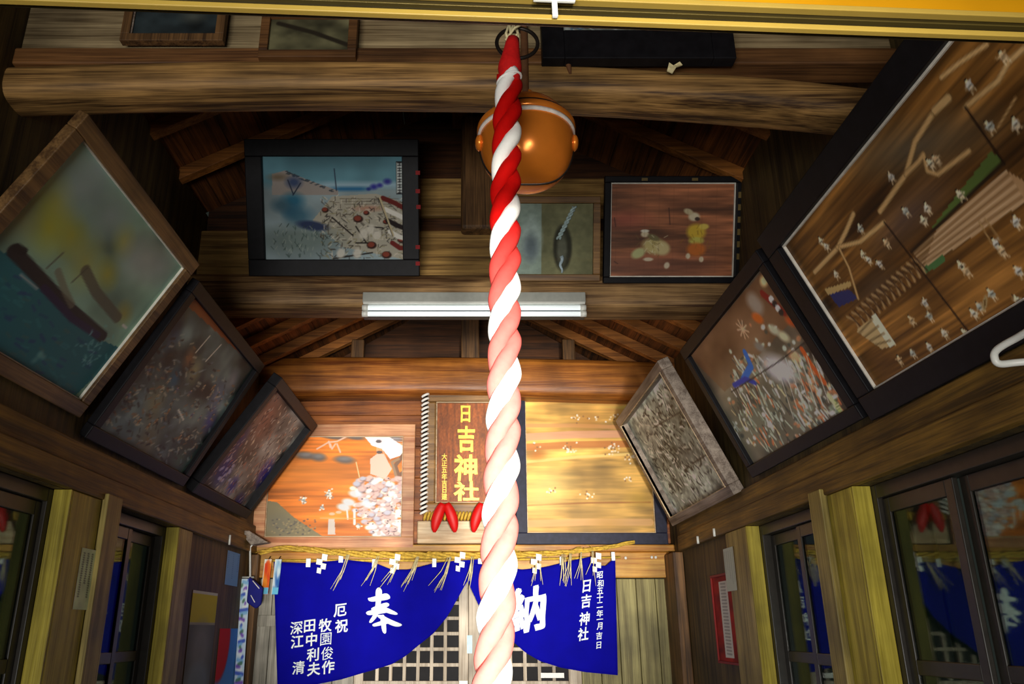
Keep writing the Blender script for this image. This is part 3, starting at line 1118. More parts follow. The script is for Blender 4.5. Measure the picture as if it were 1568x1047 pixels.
pic = side_pic(XR - .03, 1.09, 3.75, 2.72, 1.272, .735)
r = empty('votive_picture', pic.base(), 'brightly coloured crowd picture in a dark frame, middle of the right wall', 'picture', 'pictures leaning from the right wall')
cv = Canvas(200, 120, (96, 84, 70))
cv.tone(5, 5, .4, 5)
cv.poly(pic.pxs([(1055, 545), (1175, 405), (1260, 440), (1110, 600)]), (112, 70, 40), .55)
x, y = pic.px(1160, 640)
cv.ell(x, y, .45, .3, (106, 112, 96), .7, 0, .8)
for k in range(420):
    u, v = rng.uniform(1120, 1285), rng.uniform(540, 680)
    x, y = pic.px(u, v)
    c = [(220, 216, 206), (176, 190, 172), (190, 110, 70), (150, 160, 150), (70, 60, 54), (210, 190, 150), (60, 66, 60)][k % 7]
    cv.line([(x, y), (x + rng.uniform(-.02, .02), y + rng.uniform(.02, .09))], rng.uniform(.006, .016), c, .9)
for k in range(150):
    x, y = pic.px(rng.uniform(1115, 1285), rng.uniform(490, 690))
    cv.ell(x, y, rng.uniform(.008, .022), rng.uniform(.008, .02), [(226, 222, 212), (120, 132, 112), (176, 120, 84), (60, 66, 60), (190, 206, 190)][k % 5], .8, 0, .3)
x, y = pic.px(1192, 565)
cv.ell(x, y, .10, .09, (214, 212, 226), .85, .5, .5)
cv.line(pic.pxs([(1141, 540), (1150, 560), (1138, 582)]), .035, (36, 96, 176))
cv.line(pic.pxs([(1124, 590), (1142, 580), (1156, 586)]), .025, (34, 54, 150))
cv.line(pic.pxs([(1228, 535), (1243, 560), (1262, 585)]), .026, (206, 82, 34))
cv.line(pic.pxs([(1255, 552), (1290, 600)]), .012, (226, 206, 150))
x, y = pic.px(1170, 430); cv.ell(x, y, .03, .03, (222, 196, 140), 1, 0, .5)
for q in ((1152, 460), (1160, 470)):
    x, y = pic.px(*q); cv.ell(x, y, .045, .05, (140, 130, 120), .9, 0, .5)
cv.line(pic.pxs([(1168, 450), (1200, 478)]), .035, (112, 26, 22))
for a_, c_ in (((1181, 458), (240, 238, 230)), ((1186, 465), (30, 26, 28)), ((1191, 472), (240, 238, 230)), ((1196, 478), (30, 26, 28))):
    x, y = pic.px(*a_); cv.ell(x, y, .018, .022, c_)
for q, c_ in (((1160, 487), (206, 92, 30)), ((1212, 492), (176, 78, 34)), ((1200, 515), (190, 184, 150)), ((1185, 505), (170, 172, 150)), ((1163, 531), (120, 116, 110)), ((1216, 545), (224, 160, 120)), ((1248, 530), (214, 196, 160))):
    x, y = pic.px(*q); cv.ell(x, y, .035, .035, c_, .95, .6, .4)
x0, y0 = pic.px(1137, 504)
for k in range(9):
    an = k * .7
    cv.line([(x0, y0), (x0 + .045 * math.cos(an), y0 + .07 * math.sin(an))], .007, (196, 160, 132))
for a_, c_ in (((1286, 594), (36, 30, 30)), ((1290, 600), (246, 246, 240)), ((1295, 606), (36, 30, 30)), ((1299, 611), (246, 246, 240)), ((1284, 585), (150, 70, 40))):
    x, y = pic.px(*a_); cv.ell(x, y, .022, .018, c_)
cv.line(pic.pxs([(1270, 607), (1290, 633)]), .028, (196, 206, 140))
x, y = pic.px(1304, 622); cv.ell(x, y, .022, .02, (210, 84, 34))
for k in range(5):
    x, y = pic.px(1280 + k * 1.5, 612 + k * 5); cv.line([(x - .012, y), (x + .012, y)], .004, (90, 100, 60))
cv.line(pic.pxs([(1120, 600), (1190, 555), (1247, 514)]), .005, (30, 26, 24))
for k in range(7):
    cv.line(pic.pxs([(1190 + k * 9, 560 - k * 3), (1215 + k * 9, 640 - k * 4)]), .0045, (226, 224, 214), .8)
cv.gain(1.45, 84, 34)
pic.panel(cv, r)
pic.frame(.055, .022, M['black_frame'], r)

pic = side_pic(XR - .035, 1.05, 5.24, 4.06, 1.30, .70)
r = empty('votive_picture', pic.base(), 'grey weathered scratched picture in a deep grey wood frame, furthest on right wall', 'picture', 'pictures leaning from the right wall')
cv = Canvas(190, 110, (150, 158, 148))
cv.tone(4, 4, .35, 8)
cv.tone(30, 20, .3, 9)
for k in range(420):
    x, y = rng.beta(1.8, 1.8), rng.beta(1.6, 2.0)
    an = rng.normal(.9, .7)
    L_ = rng.uniform(.01, .05)
    c = (22, 20, 20) if k % 3 else (226, 226, 214)
    cv.line([(x, y), (x + L_ * math.cos(an), y + L_ * math.sin(an) * 1.4)], rng.uniform(.005, .013), c, .9)
x, y = pic.px(1055, 700); cv.ell(x, y, .12, .14, (60, 58, 58), .45, .4, .8)
cv.ell(.25, .25, .14, .2, (120, 116, 112), .5, 0, .8)
cv.line(pic.pxs([(1000, 655), (1060, 620)]), .006, (46, 40, 36))
cv.line(pic.pxs([(1060, 710), (1115, 675)]), .006, (46, 40, 36))
cv.gain(1.35, 110, 30)
pic.panel(cv, r)
pic.frame(.055, .05, M['frame_grey'], r)
pic.frame(.004, .053, M['shelf'], r, 'worn_edge', back=-.03, bevel=0)

# ------------------------------------------------------------------ pictures on the left wall
pic = side_pic(XL + .03, -1.11, 2.82, 1.95, 1.317, .79)
r = empty('votive_picture', pic.base(), 'misty seascape with a dark boat in a plain wood frame, nearest on left wall', 'picture', 'pictures leaning from the left wall')
cv = Canvas(170, 120, (138, 172, 152))
cv.tone(4, 4, .25, 21)
for q, c_, rx in (((75, 350), (188, 176, 40), .09), ((110, 360), (180, 168, 46), .07), ((130, 400), (176, 170, 80), .10), ((190, 370), (196, 190, 90), .06), ((85, 310), (190, 184, 60), .08), ((165, 420), (190, 176, 60), .06), ((30, 330), (176, 176, 120), .08), ((190, 480), (180, 160, 70), .05)):
    x, y = pic.px(*q); cv.ell(x, y, rx, rx * .9, c_, .75, .3, .9)
for q in ((210, 400), (150, 260), (120, 290), (170, 330), (245, 410)):
    x, y = pic.px(*q); cv.ell(x, y, .09, .09, (176, 190, 196), .6, 0, .95)
x, y = pic.px(225, 395); cv.ell(x, y, .12, .1, (206, 196, 186), .4, 0, .95)
sea = pic.pxs([c5(-200, 150), c5(40, 270), c5(200, 430), c5(420, 640), c5(560, 700), c5(330, 930), c5(-400, 700)])
cv.poly(sea, (34, 110, 120))
sx_ = (cv.y > 0)
for k in range(160):
    u, v = c5(rng.uniform(0, 480), rng.uniform(330, 900))
    x, y = pic.px(u, v)
    t_ = (v - 300) * 2.99 - (240 + (u * 2.99) * .95)
    if t_ > 60:
        cv.line([(x, y), (x + rng.uniform(.02, .05), y + rng.uniform(-.015, .02))], rng.uniform(.006, .014), [(26, 84, 116), (52, 132, 136), (40, 70, 120), (70, 110, 110)][k % 4], .7)
for pts, c_, wd in (([c5(60, 250), c5(110, 300), c5(300, 500), c5(470, 645)], (38, 32, 34), .05), ([c5(200, 420), c5(330, 560), c5(450, 640)], (44, 34, 70), .03),
                    ([c5(75, 235), c5(110, 255)], (36, 32, 30), .03)):
    cv.line(pic.pxs(pts), wd, c_, .95)
cv.line(pic.pxs([c5(95, 360), c5(170, 425)]), .010, (196, 190, 190), .7)
cv.line(pic.pxs([c5(390, 340), c5(440, 440), c5(540, 560)]), .045, (96, 88, 74), .8)
cv.line(pic.pxs([c5(265, 345), c5(300, 440), c5(330, 500)]), .03, (130, 122, 100), .7)
cv.line(pic.pxs([c5(215, 330), c5(290, 260)]), .006, (90, 84, 70))
cv.line(pic.pxs([c5(330, 395), c5(400, 330)]), .006, (90, 84, 70))
for k in range(30):
    q = c5(rng.normal(420, 45), rng.normal(700, 40)); x, y = pic.px(*q)
    cv.line([(x, y), (x + rng.uniform(-.03, .03), y + rng.uniform(-.03, .03))], .007, (130, 196, 196), .7)
for k in range(8):
    q = c5(rng.normal(175, 14), rng.normal(735, 18)); x, y = pic.px(*q)
    cv.ell(x, y, .012, .012, (110, 170, 170), .6, 0, .8)
x, y = pic.px(*c5(570, 597)); cv.line([(x - .015, y), (x + .02, y)], .012, (236, 232, 226))
pic.panel(cv, r)
pic.frame(.055, .022, M['frame_brown'], r)
pic.frame(0, .010, M['white_line'], r, 'white_edge', inner=.004, back=0, bevel=.0005)

pic = side_pic(XL + .03, -1.125, 3.97, 2.99, 1.272, .73)
r = empty('votive_picture', pic.base(), 'dim blue and brown battle crowd picture in a dark frame, middle of left wall', 'picture', 'pictures leaning from the left wall')
cv = Canvas(180, 115, (66, 76, 76))
cv.tone(6, 5, .45, 31)
cv.poly(pic.pxs([z8(380, 150), z8(430, 80), z8(530, 195), z8(660, 400), z8(600, 350), z8(480, 240)]), (110, 66, 34))
cv.poly(pic.pxs([z8(400, 130), z8(440, 80), z8(525, 190), z8(500, 200), z8(440, 140)]), (30, 30, 150))
for q, c_, rr in ((z8(340, 260), (36, 56, 96), .09), (z8(300, 330), (50, 80, 92), .07), (z8(360, 470), (44, 86, 110), .05), (z8(530, 540), (96, 104, 128), .08), (z8(590, 480), (110, 112, 120), .06), (z8(500, 640), (60, 62, 120), .06), (z8(440, 440), (126, 120, 92), .06), (z8(280, 570), (112, 108, 84), .08), (z8(380, 800), (64, 84, 76), .10), (z8(150, 500), (70, 88, 80), .07), (z8(80, 600), (76, 92, 88), .08), (z8(250, 720), (90, 84, 66), .10), (z8(420, 390), (120, 84, 60), .05)):
    x, y = pic.px(*q); cv.ell(x, y, rr, rr, c_, .8, .5, .8)
for k in range(330):
    x, y = rng.uniform(.02, .98), rng.uniform(.22, .98)
    c = [(150, 146, 130), (36, 32, 30), (112, 84, 60), (120, 130, 128), (56, 50, 44), (96, 110, 118)][k % 6]
    an = rng.uniform(-1, 1)
    cv.line([(x, y), (x + .03 * math.cos(an), y + .03 * math.sin(an))], rng.uniform(.005, .011), c, .7)
for k in range(26):
    x, y = rng.uniform(.05, .95), rng.uniform(.3, .9)
    cv.figure(x, y, .02, [(120, 122, 112), (84, 88, 112), (120, 96, 70), (70, 84, 88)][k % 4], k + 50, (150, 128, 100))
for a_, b_ in ((z8(295, 320), z8(315, 295)), (z8(445, 365), z8(500, 300)), (z8(485, 400), z8(545, 335)), (z8(375, 595), z8(395, 635))):
    cv.line(pic.pxs([a_, b_]), .008, (190, 186, 170))
cv.gain(1.8, 70, 18)
pic.panel(cv, r)
pic.frame(.055, .022, M['black_frame'], r)

pic = side_pic(XL + .03, -1.08, 5.13, 4.19, 1.25, .735)
r = empty('votive_picture', pic.base(), 'speckled red and navy picture in a dark frame, furthest on left wall', 'picture', 'pictures leaning from the left wall')
cv = Canvas(170, 110, (84, 84, 82))
cv.tone(5, 5, .4, 41)
x, y = pic.px(*z8(730, 620)); cv.ell(x, y, .2, .22, (118, 74, 60), .7, .5, .7)
for q, rr in ((z8(620, 700), .11), (z8(560, 830), .12), (z8(720, 850), .11), (z8(610, 970), .08), (z8(590, 900), .07)):
    x, y = pic.px(*q); cv.ell(x, y, rr, rr, (34, 34, 100), .85, .5, .6)
for k in range(420):
    x, y = rng.uniform(.02, .98), rng.uniform(.02, .98)
    c = [(176, 166, 146), (60, 40, 36), (140, 92, 74), (36, 34, 44), (150, 150, 146)][k % 5]
    cv.line([(x, y), (x + rng.uniform(-.02, .02), y + rng.uniform(.01, .045))], rng.uniform(.005, .011), c, .75)
for a_, b_ in ((z8(580, 715), z8(655, 610)), (z8(545, 720), z8(600, 665))):
    cv.line(pic.pxs([a_, b_]), .014, (150, 150, 160))
for k in range(12):
    q = z8(rng.normal(560, 20), rng.normal(850, 25)); x, y = pic.px(*q); cv.ell(x, y, .018, .02, (140, 140, 160), .7)
cv.gain(1.7, 76, 16)
pic.panel(cv, r)
pic.frame(.06, .045, M['black_frame'], r)

# ------------------------------------------------------------------ pictures over the middle beam
Yp = 3.76
pic = back_pic(415, 620, 240, 397, Yp, .24)
r = empty('framed_print', pic.base(), 'pale blue battle print in a wide black frame above the lamp', 'picture', 'pictures on the middle beam')


def c6(x, y): return (380 + x / 4.364, 200 + y / 4.364)


cv = Canvas(230, 176, (150, 168, 172))
yy = cv.y
cv.mix(np.clip((.33 - yy) / .1, 0, 1), (104, 152, 166))
cv.tone(4, 3, .12, 51)
cv.mix(np.clip(1 - abs(yy - .27) / .05, 0, 1) * np.clip((cv.x - .35) / .1, 0, 1) * .8, (176, 206, 222))
cv.mix(np.clip(1 - abs(yy - .31) / .035, 0, 1) * np.clip((cv.x - .45) / .1, 0, 1) * np.clip((.8 - cv.x) / .1, 0, 1), (40, 110, 160))
cv.poly(pic.pxs([c6(160, 290), c6(250, 265), c6(400, 330), c6(600, 400), c6(600, 430), c6(160, 430)]), (168, 158, 150))
for k in range(40):
    t_ = rng.uniform(0, 1); q = c6(250 + 330 * t_, 268 + 130 * t_ + rng.uniform(0, 16)); x, y = pic.px(*q)
    cv.ell(x, y, .012, .006, (66, 76, 84), .8)
x, y = pic.px(*c6(200, 310)); cv.ell(x, y, .06, .03, (120, 104, 80), .8, 0, .7)
for q, rr, c_ in ((c6(305, 345), .05, (50, 72, 116)), (c6(300, 470), .07, (32, 104, 136)), (c6(290, 540), .06, (44, 100, 130)), (c6(340, 570), .09, (62, 108, 130)), (c6(220, 500), .06, (70, 104, 120)), (c6(840, 375), .025, (40, 36, 150)), (c6(880, 365), .02, (40, 36, 150)), (c6(930, 340), .026, (44, 38, 140)), (c6(805, 390), .015, (30, 40, 130))):
    x, y = pic.px(*q); cv.ell(x, y, rr, rr, c_, .85, 0, .6)
cv.line(pic.pxs([c6(575, 255), c6(590, 400)]), .008, (52, 66, 84))
for a_, b_ in ((c6(300, 430), c6(350, 350)), (c6(300, 420), c6(265, 330))):
    cv.line(pic.pxs([a_, b_]), .008, (40, 50, 70))
cv.poly(pic.pxs([c6(560, 440), c6(850, 420), c6(1045, 480), c6(1045, 860), c6(640, 780), c6(430, 600)]), (196, 182, 156), .75)
x, y = pic.px(*c6(800, 520)); cv.ell(x, y, .09, .025, (196, 120, 92), .6, 0, .7)
x, y = pic.px(*c6(350, 730)); cv.ell(x, y, .26, .13, (120, 136, 130), .9, 0, .5)
x, y = pic.px(*c6(430, 635)); cv.ell(x, y, .11, .045, (44, 56, 92), .95, .15, .3)
for k in range(420):
    q = c6(rng.uniform(480, 1040), rng.uniform(440, 850)); x, y = pic.px(*q)
    an = rng.choice([0, 1.57, .8, -.8])
    c = [(50, 46, 44), (226, 216, 196), (84, 74, 62), (150, 140, 100)][k % 4]
    cv.line([(x, y), (x + .03 * math.cos(an), y + .035 * math.sin(an))], .0055, c, .8)
for k in range(90):
    q = c6(rng.uniform(170, 520), rng.uniform(640, 850)); x, y = pic.px(*q)
    cv.line([(x, y), (x + rng.uniform(-.02, .02), y - .03)], .005, [(70, 92, 84), (170, 180, 168), (60, 74, 70)][k % 3], .7)
for k in range(24):
    q = c6(640 + 16 * k, 455 + (k % 3) * 18); x, y = pic.px(*q)
    cv.line([(x - .03, y), (x + .03, y)], .004, (110, 100, 86), .8)
for q, rr in ((c6(735, 590), .036), (c6(790, 550), .022), (c6(825, 765), .036), (c6(925, 830), .036), (c6(1025, 730), .03), (c6(515, 530), .026), (c6(920, 610), .022)):
    x, y = pic.px(*q); cv.ell(x, y, rr, rr, (60, 34, 28)); cv.ell(x - .004, y - .006, rr * .7, rr * .7, (142, 66, 48))
for k in range(5):
    a_ = c6(900 + k * 16, 450 + k * 75); b_ = c6(1045, 520 + k * 66)
    x0, y0 = pic.px(*a_); x1, y1 = pic.px(*b_)
    cv.line([(x0, y0), ((x0 + x1) / 2 + .01, y0 + .05), (x1, y1)], .035, [(110, 36, 30), (240, 236, 224), (40, 30, 30), (240, 236, 224), (120, 40, 34)][k])
cv.line(pic.pxs([c6(880, 450), c6(970, 700)]), .013, (206, 190, 150))
cv.line(pic.pxs([c6(870, 450), c6(965, 705)]), .004, (40, 34, 30))
for a_, b_ in ((c6(720, 640), c6(790, 750)), (c6(570, 855), c6(830, 815)), (c6(560, 580), c6(700, 700)), (c6(720, 750), c6(800, 750)), (c6(800, 640), c6(900, 650))):
    cv.line(pic.pxs([a_, b_]), .010, (40, 34, 30))
for q in (c6(770, 690), c6(820, 660), c6(730, 820), c6(620, 820), c6(860, 700)):
    x, y = pic.px(*q); cv.ell(x, y, .03, .05, (228, 222, 206), .9, .3, .3)
x0, y0 = pic.px(*c6(985, 205)); x1, y1 = pic.px(*c6(1038, 425))
cv.poly([(x0, y0), (x1, y0), (x1, y1), (x0, y1)], (40, 40, 44))
cv.poly([(x0 + .006, y0 + .008), (x1 - .006, y0 + .008), (x1 - .006, y1 - .008), (x0 + .006, y1 - .008)], (206, 214, 210))
for k in range(6):
    yc = y0 + (k + .5) * (y1 - y0) / 6
    xm = (x0 + x1) / 2
    cv.line([(xm - .013, yc - .012), (xm + .013, yc - .012)], .006, (36, 36, 40))
    cv.line([(xm, yc - .018), (xm, yc + .016)], .006, (36, 36, 40))
    cv.line([(xm - .012, yc + .012), (xm + .012, yc + .010)], .006, (36, 36, 40))
pic.panel(cv, r, mat=M['print'])
pic.frame(.085, .03, M['black_frame'], r)
for q in ((637, 262), (637, 290), (638, 314), (637, 375), (637, 400)):
    a, b = pic.px(*q)
    p = pic.point(a, b, .0305)
    MB().obox(p, pic.ur * .022, pic.dn * .02, pic.n * .001).build('red_seal', plain('dull_red', rgb(150, 16, 16), .7), r)

pic = back_pic(928, 1113, 280, 424, Yp, .20)
r = empty('votive_picture', pic.base(), 'red-brown wooden panel painted with two small robed figures in yellow', 'picture', 'pictures on the middle beam')
cv = Canvas(210, 165, (142, 88, 58))
cv.tone(3, 14, .3, 61)
cv.tone(3, 60, .12, 62)
x, y = pic.px(958, 336); cv.ell(x, y, .16, .08, (170, 84, 66), .7, 0, .8)
x, y = pic.px(1000, 405); cv.ell(x, y, .4, .1, (120, 74, 60), .6, 0, .8)


def c7(x, y): return (700 + x / 2.991, 300 + y / 2.991)


for q, rx, ry, c_, rot in ((c7(905, 230), .10, .085, (206, 190, 124), .2), (c7(830, 262), .06, .05, (196, 200, 140), -.5), (c7(940, 240), .06, .07, (214, 196, 140), .4), (c7(875, 290), .04, .02, (226, 210, 180), 0), (c7(960, 318), .022, .035, (222, 206, 176), .3), (c7(860, 175), .032, .032, (222, 206, 170), 0), (c7(900, 190), .05, .03, (120, 110, 70), .4), (c7(860, 160), .034, .016, (236, 230, 210), 0),
                           (c7(1095, 165), .075, .085, (222, 186, 54), .1), (c7(1095, 205), .06, .04, (206, 196, 90), 0), (c7(1095, 245), .075, .07, (206, 112, 40), 0), (c7(1057, 275), .018, .03, (230, 214, 180), 0), (c7(1118, 290), .018, .03, (230, 214, 180), 0), (c7(1085, 95), .045, .045, (226, 214, 180), 0), (c7(1060, 72), .04, .03, (206, 190, 150), .4), (c7(1100, 105), .02, .02, (60, 44, 34), 0), (c7(1130, 140), .04, .03, (226, 200, 90), 0)):
    x, y = pic.px(*q); cv.ell(x, y, rx, ry, c_, .95, rot, .25)
for k in range(26):
    q = c7(rng.normal(890, 40), rng.normal(230, 30)); x, y = pic.px(*q)
    cv.line([(x, y), (x + rng.uniform(-.03, .03), y + rng.uniform(.01, .04))], .005, [(120, 100, 50), (236, 226, 186)][k % 2], .7)
for k in range(16):
    q = c7(rng.normal(1095, 25), rng.normal(190, 40)); x, y = pic.px(*q)
    cv.line([(x, y), (x + rng.uniform(-.02, .02), y + .04)], .005, (150, 110, 30), .6)
for k in range(8):
    cv.line([(.05 + .115 * k, .05), (.05 + .115 * k, .95)], .002, (90, 50, 34), .35)
for a_, b_ in ((c7(720, 300), c7(735, 310)), (c7(970, 55), c7(975, 130)), (c7(720, 100), c7(726, 140))):
    cv.line(pic.pxs([a_, b_]), .008, (70, 40, 30), .8)
pic.panel(cv, r)
pic.frame(.032, .028, M['black_frame'], r)
pic.frame(0, .012, M['white_line'], r, 'white_edge', inner=.006, back=0, bevel=.0005)
for k in range(6):
    MB().obox(pic.point(1.0, .1 + .13 * k, .0285) + pic.ur * .008, pic.ur * .014, pic.dn * .03, pic.n * .001).build('gold_mount', plain('dull_gold', rgb(112, 90, 40), .5), r)
for k in (.24, .64):
    MB().obox(pic.point(k, 0, .0285) - pic.dn * .022, pic.ur * .03, pic.dn * .014, pic.n * .001).build('gold_mount', plain('dull_gold', rgb(112, 90, 40), .5), r)

# glazed case with braided cords
pic = back_pic(771, 904, 312, 420, Yp, .14)
r = empty('glazed_picture_case', pic.base(), 'glazed brown-framed case with two braided cords beside the rope', 'picture', 'pictures on the middle beam')
cv = Canvas(140, 110, (150, 138, 104))
cv.tone(3, 3, .12, 71)
cv.poly([(0, 0), (.42, 0), (.42, 1), (0, 1)], (176, 182, 172))
cv.ell(.30, .50, .12, .30, (214, 218, 214), .9, 0, .3)
cv.ell(.30, .62, .08, .18, (120, 124, 136), .8, 0, .5)
cv.ell(.66, .62, .105, .32, (74, 66, 54), 1, 0, .12)
cv.ell(.655, .64, .055, .22, (128, 120, 104), .95, 0, .3)
cv.tone(20, 18, .06, 72)
pic.panel(cv, r, mat=M['print'])
pic.frame(.036, .03, M['frame_tan'], r)
mb = MB()
for ph in (0, math.pi):
    pts = []
    for k in range(50):
        t_ = k / 49
        a = .79 - .18 * t_
        b = .04 + .46 * t_
        pts.append(pic.point(a + .018 * math.cos(ph + t_ * 26), b, .010 + .005 * math.sin(ph + t_ * 26)))
    mb.tube(pts, .0055, 8)
mb.build('braided_cord', plain('white_blue_cord', rgb(214, 222, 230), .7, vary=.35, scale=80), r)
mb = MB()
pts = [pic.point(.645 + .012 * math.sin(k), .74 + .24 * k / 9, .009) for k in range(10)]
mb.tube(pts, [.010 - .0006 * k for k in range(10)], 8)
mb.build('cord_tassel', plain('blue_white_tassel', rgb(206, 212, 226), .7, vary=.3, scale=90), r)
cvw, cvh = pic.eu.length, pic.ev.length
MB().obox(pic.point(0, 0, .021), pic.eu, pic.ev, pic.n * .002).build('glass_front', M['case_glass'], r)

# black frame at the very top, and two dim frames at upper left
pic = back_pic(862, 1085, 36, 80, 2.07, .0)
pic.p.z += .10
pic.ev.z -= .10
r = empty('framed_print', pic.base(), 'black-framed print cut off by the door track at the top', 'picture', 'pictures above the nearest beam')
cv = Canvas(120, 70, (150, 156, 150))
cv.tone(8, 5, .5, 81)
for k in range(120):
    x, y = rng.uniform(0, 1), rng.uniform(.5, 1)
    cv.line([(x, y), (x + rng.uniform(-.05, .05), y + rng.uniform(-.1, .1))], .012, [(196, 206, 206), (60, 96, 130), (70, 66, 60), (120, 140, 110)][k % 4], .8)
pp = pic.px(1000, 48)
pic.ev = pic.ev * .70
pic.panel(cv, r, mat=M['print'])
fr = Pic(pic.p, pic.eu, pic.ev, (0, -1, 0))
ur, dn = pic.ur, pic.dn
mb = MB()
Wd, Hd = pic.eu.length, pic.ev.length
zb_ = at_Y(960, 98, 2.07).z
lowh = (pic.p.z - Hd) - zb_
mb.obox(pic.point(0, 1, -.014), ur * Wd, dn * lowh, pic.n * .042)
mb.obox(pic.point(0, 0, -.014) - dn * .05 - ur * .07, ur * .07, dn * (Hd + lowh + .05), pic.n * .042)
mb.obox(pic.point(1, 0, -.014) - dn * .05, ur * .07, dn * (Hd + lowh + .05), pic.n * .042)
mb.obox(pic.point(0, 0, -.014) - dn * .05, ur * Wd, dn * .05, pic.n * .042)
mb.build('frame', M['black_frame'], r, bevel=.003)

for u0, u1, v0, v1, cols, lab, mt in ((206, 335, -10, 55, [(40, 48, 50), (60, 70, 62)], 'dim small picture with a thin pale edge, at upper left above the beam', 'post_dark'),
                                      (413, 534, 30, 80, [(96, 92, 66), (84, 78, 56)], 'dim olive picture with a dark slanting streak, above the beam at upper left', 'strip')):
    pic = back_pic(u0, u1, v0, v1, 2.09, 0)
    r = empty('votive_picture', pic.base(), lab, 'picture', 'pictures above the nearest beam')
    cv = Canvas(70, 40, cols[0])
    cv.tone(4, 3, .3, u0)
    if u0 > 400:
        cv.line([(.1, .12), (.55, .4), (1.0, .78)], .07, (46, 40, 30))
    else:
        cv.ell(.7, .55, .12, .12, (96, 100, 92), .8, 0, .8)
    pic.panel(cv, r)
    pic.frame(.028, .014, M[mt], r, bevel=.002)
    if u0 < 400:
        MB().obox(pic.point(0, 0, .002), pic.ur * .005, pic.dn * pic.ev.length, pic.n * .004).build('pale_edge', M['frame_grey'], r)

# ------------------------------------------------------------------ the back wall: picture, plaque, faded panel
pic = back_pic(412, 617, 668, 822, 5.52, .06)
r = empty('votive_picture', pic.base(), 'orange wooden picture with a white blossom tree, left of the name plaque', 'picture', 'panels on the back wall')
cv = Canvas(250, 188, (206, 112, 34))
cv.tone(2, 9, .25, 91)
cv.tone(3, 50, .12, 92)


def c2(x, y): return (340 + x / 3.92, 580 + y / 3.92)


x, y = pic.px(*c2(520, 560)); cv.ell(x, y, .4, .12, (222, 134, 50), .6, 0, .8)
cv.poly(pic.pxs([c2(200, 720), c2(330, 740), c2(430, 830), c2(600, 942), c2(200, 960)]), (134, 122, 90))
x, y = pic.px(*c2(340, 870)); cv.ell(x, y, .10, .08, (112, 108, 92), .7, .3, .8)
for k in range(70):
    q = c2(rng.uniform(300, 560), rng.uniform(840, 940)); x, y = pic.px(*q); cv.ell(x, y, .008, .008, [(90, 84, 80), (160, 140, 100)][k % 2], .7)
for q, rx, ry in ((c2(500, 460), .08, .035), (c2(580, 470), .055, .04), (c2(735, 485), .075, .038), (c2(670, 350), .09, .022), (c2(800, 352), .07, .022), (c2(1040, 360), .06, .03)):
    x, y = pic.px(*q); cv.ell(x, y, rx, ry, (92, 88, 90), .9, .1, .4); cv.ell(x, y - .012, rx * .7, ry * .5, (140, 138, 138), .6, 0, .6)
pk = (236, 196, 176)
for pts in ([c2(570, 420), c2(640, 380), c2(690, 375), c2(750, 345)], [c2(650, 390), c2(660, 420), c2(680, 390)], [c2(690, 390), c2(710, 440)], [c2(640, 375), c2(650, 410)]):
    cv.line(pic.pxs(pts), .012, pk, .9)
cv.poly(pic.pxs([c2(850, 340), c2(1000, 345), c2(1080, 400), c2(1100, 380), c2(1100, 450), c2(1010, 480), c2(960, 420), c2(900, 400)]), (244, 238, 236))
for k in range(14):
    cv.line(pic.pxs([c2(930, 360), c2(930 + 170 * math.cos(k * .12), 360 + 140 * math.sin(k * .12))]), .005, (220, 206, 214), .7)
for q in (c2(940, 375), c2(945, 440)):
    x, y = pic.px(*q); cv.ell(x, y, .022, .016, (80, 70, 70), .9)
cv.poly(pic.pxs([c2(890, 480), c2(930, 450), c2(970, 450), c2(1020, 540), c2(980, 600), c2(890, 570)]), (240, 190, 170))
cv.line(pic.pxs([c2(1100, 440), c2(1040, 520), c2(1060, 580), c2(1090, 560)]), .03, (120, 84, 60))
cv.line(pic.pxs([c2(1060, 480), c2(1020, 500), c2(1050, 600)]), .02, (150, 120, 90))
cv.line(pic.pxs([c2(805, 500), c2(825, 590)]), .006, (236, 214, 160))
for k in range(430):
    t_ = rng.uniform(0, 1)
    u = rng.uniform(780 + 130 * max(0, t_ - .5) * 2, 1100)
    v = 590 + 350 * t_
    if t_ < .45 and u < 780 + abs(.2 - t_) * 300: continue
    x, y = pic.px(*c2(u, v))
    c = [(236, 230, 226), (224, 186, 176), (240, 236, 226), (190, 190, 206), (206, 170, 164), (226, 184, 176)][k % 6]
    e = rng.uniform(.014, .028)
    if k % 2: cv.ell(x + .004, y + .008, e * 1.08, e * .95, (120, 92, 90), .6, 0, .3)
    cv.ell(x, y, e, e * .85, c, .9, 0, .3)
    if k % 5 == 0: cv.ell(x + .01, y, .007, .006, (60, 54, 60), .9)
for q in (c2(760, 740), c2(730, 770), c2(870, 750), c2(800, 690)):
    x, y = pic.px(*q); cv.ell(x, y, .05, .035, (206, 216, 226), .9, .2, .3)
for k, (q, s_) in enumerate(((c2(490, 725), .030), (c2(640, 690), .040), (c2(820, 885), .022), (c2(600, 770), .02))):
    x, y = pic.px(*q); cv.figure(x, y, s_, [(206, 212, 206), (232, 222, 206), (214, 200, 180), (220, 180, 150)][k], k + 6, (236, 220, 200))
    for j in range(10):
        cv.ell(x + rng.normal(0, s_ * .5), y + rng.normal(0, s_ * .6), .008, .008, [(140, 140, 140), (246, 244, 236)][j % 2], .8)
cv.line(pic.pxs([c2(795, 790), c2(795, 870)]), .018, (232, 220, 214))
cv.line(pic.pxs([c2(750, 790), c2(755, 840)]), .012, (220, 214, 210))
cv.poly(pic.pxs([c2(640, 840), c2(675, 840), c2(680, 935), c2(636, 935)]), (206, 200, 196), .9)
cv.line(pic.pxs([c2(590, 835), c2(900, 840)]), .006, (226, 170, 110))
for q in (c2(660, 810), c2(700, 800), c2(840, 820)):
    x, y = pic.px(*q); cv.ell(x, y, .022, .014, (232, 190, 170), .8)
pic.panel(cv, r)
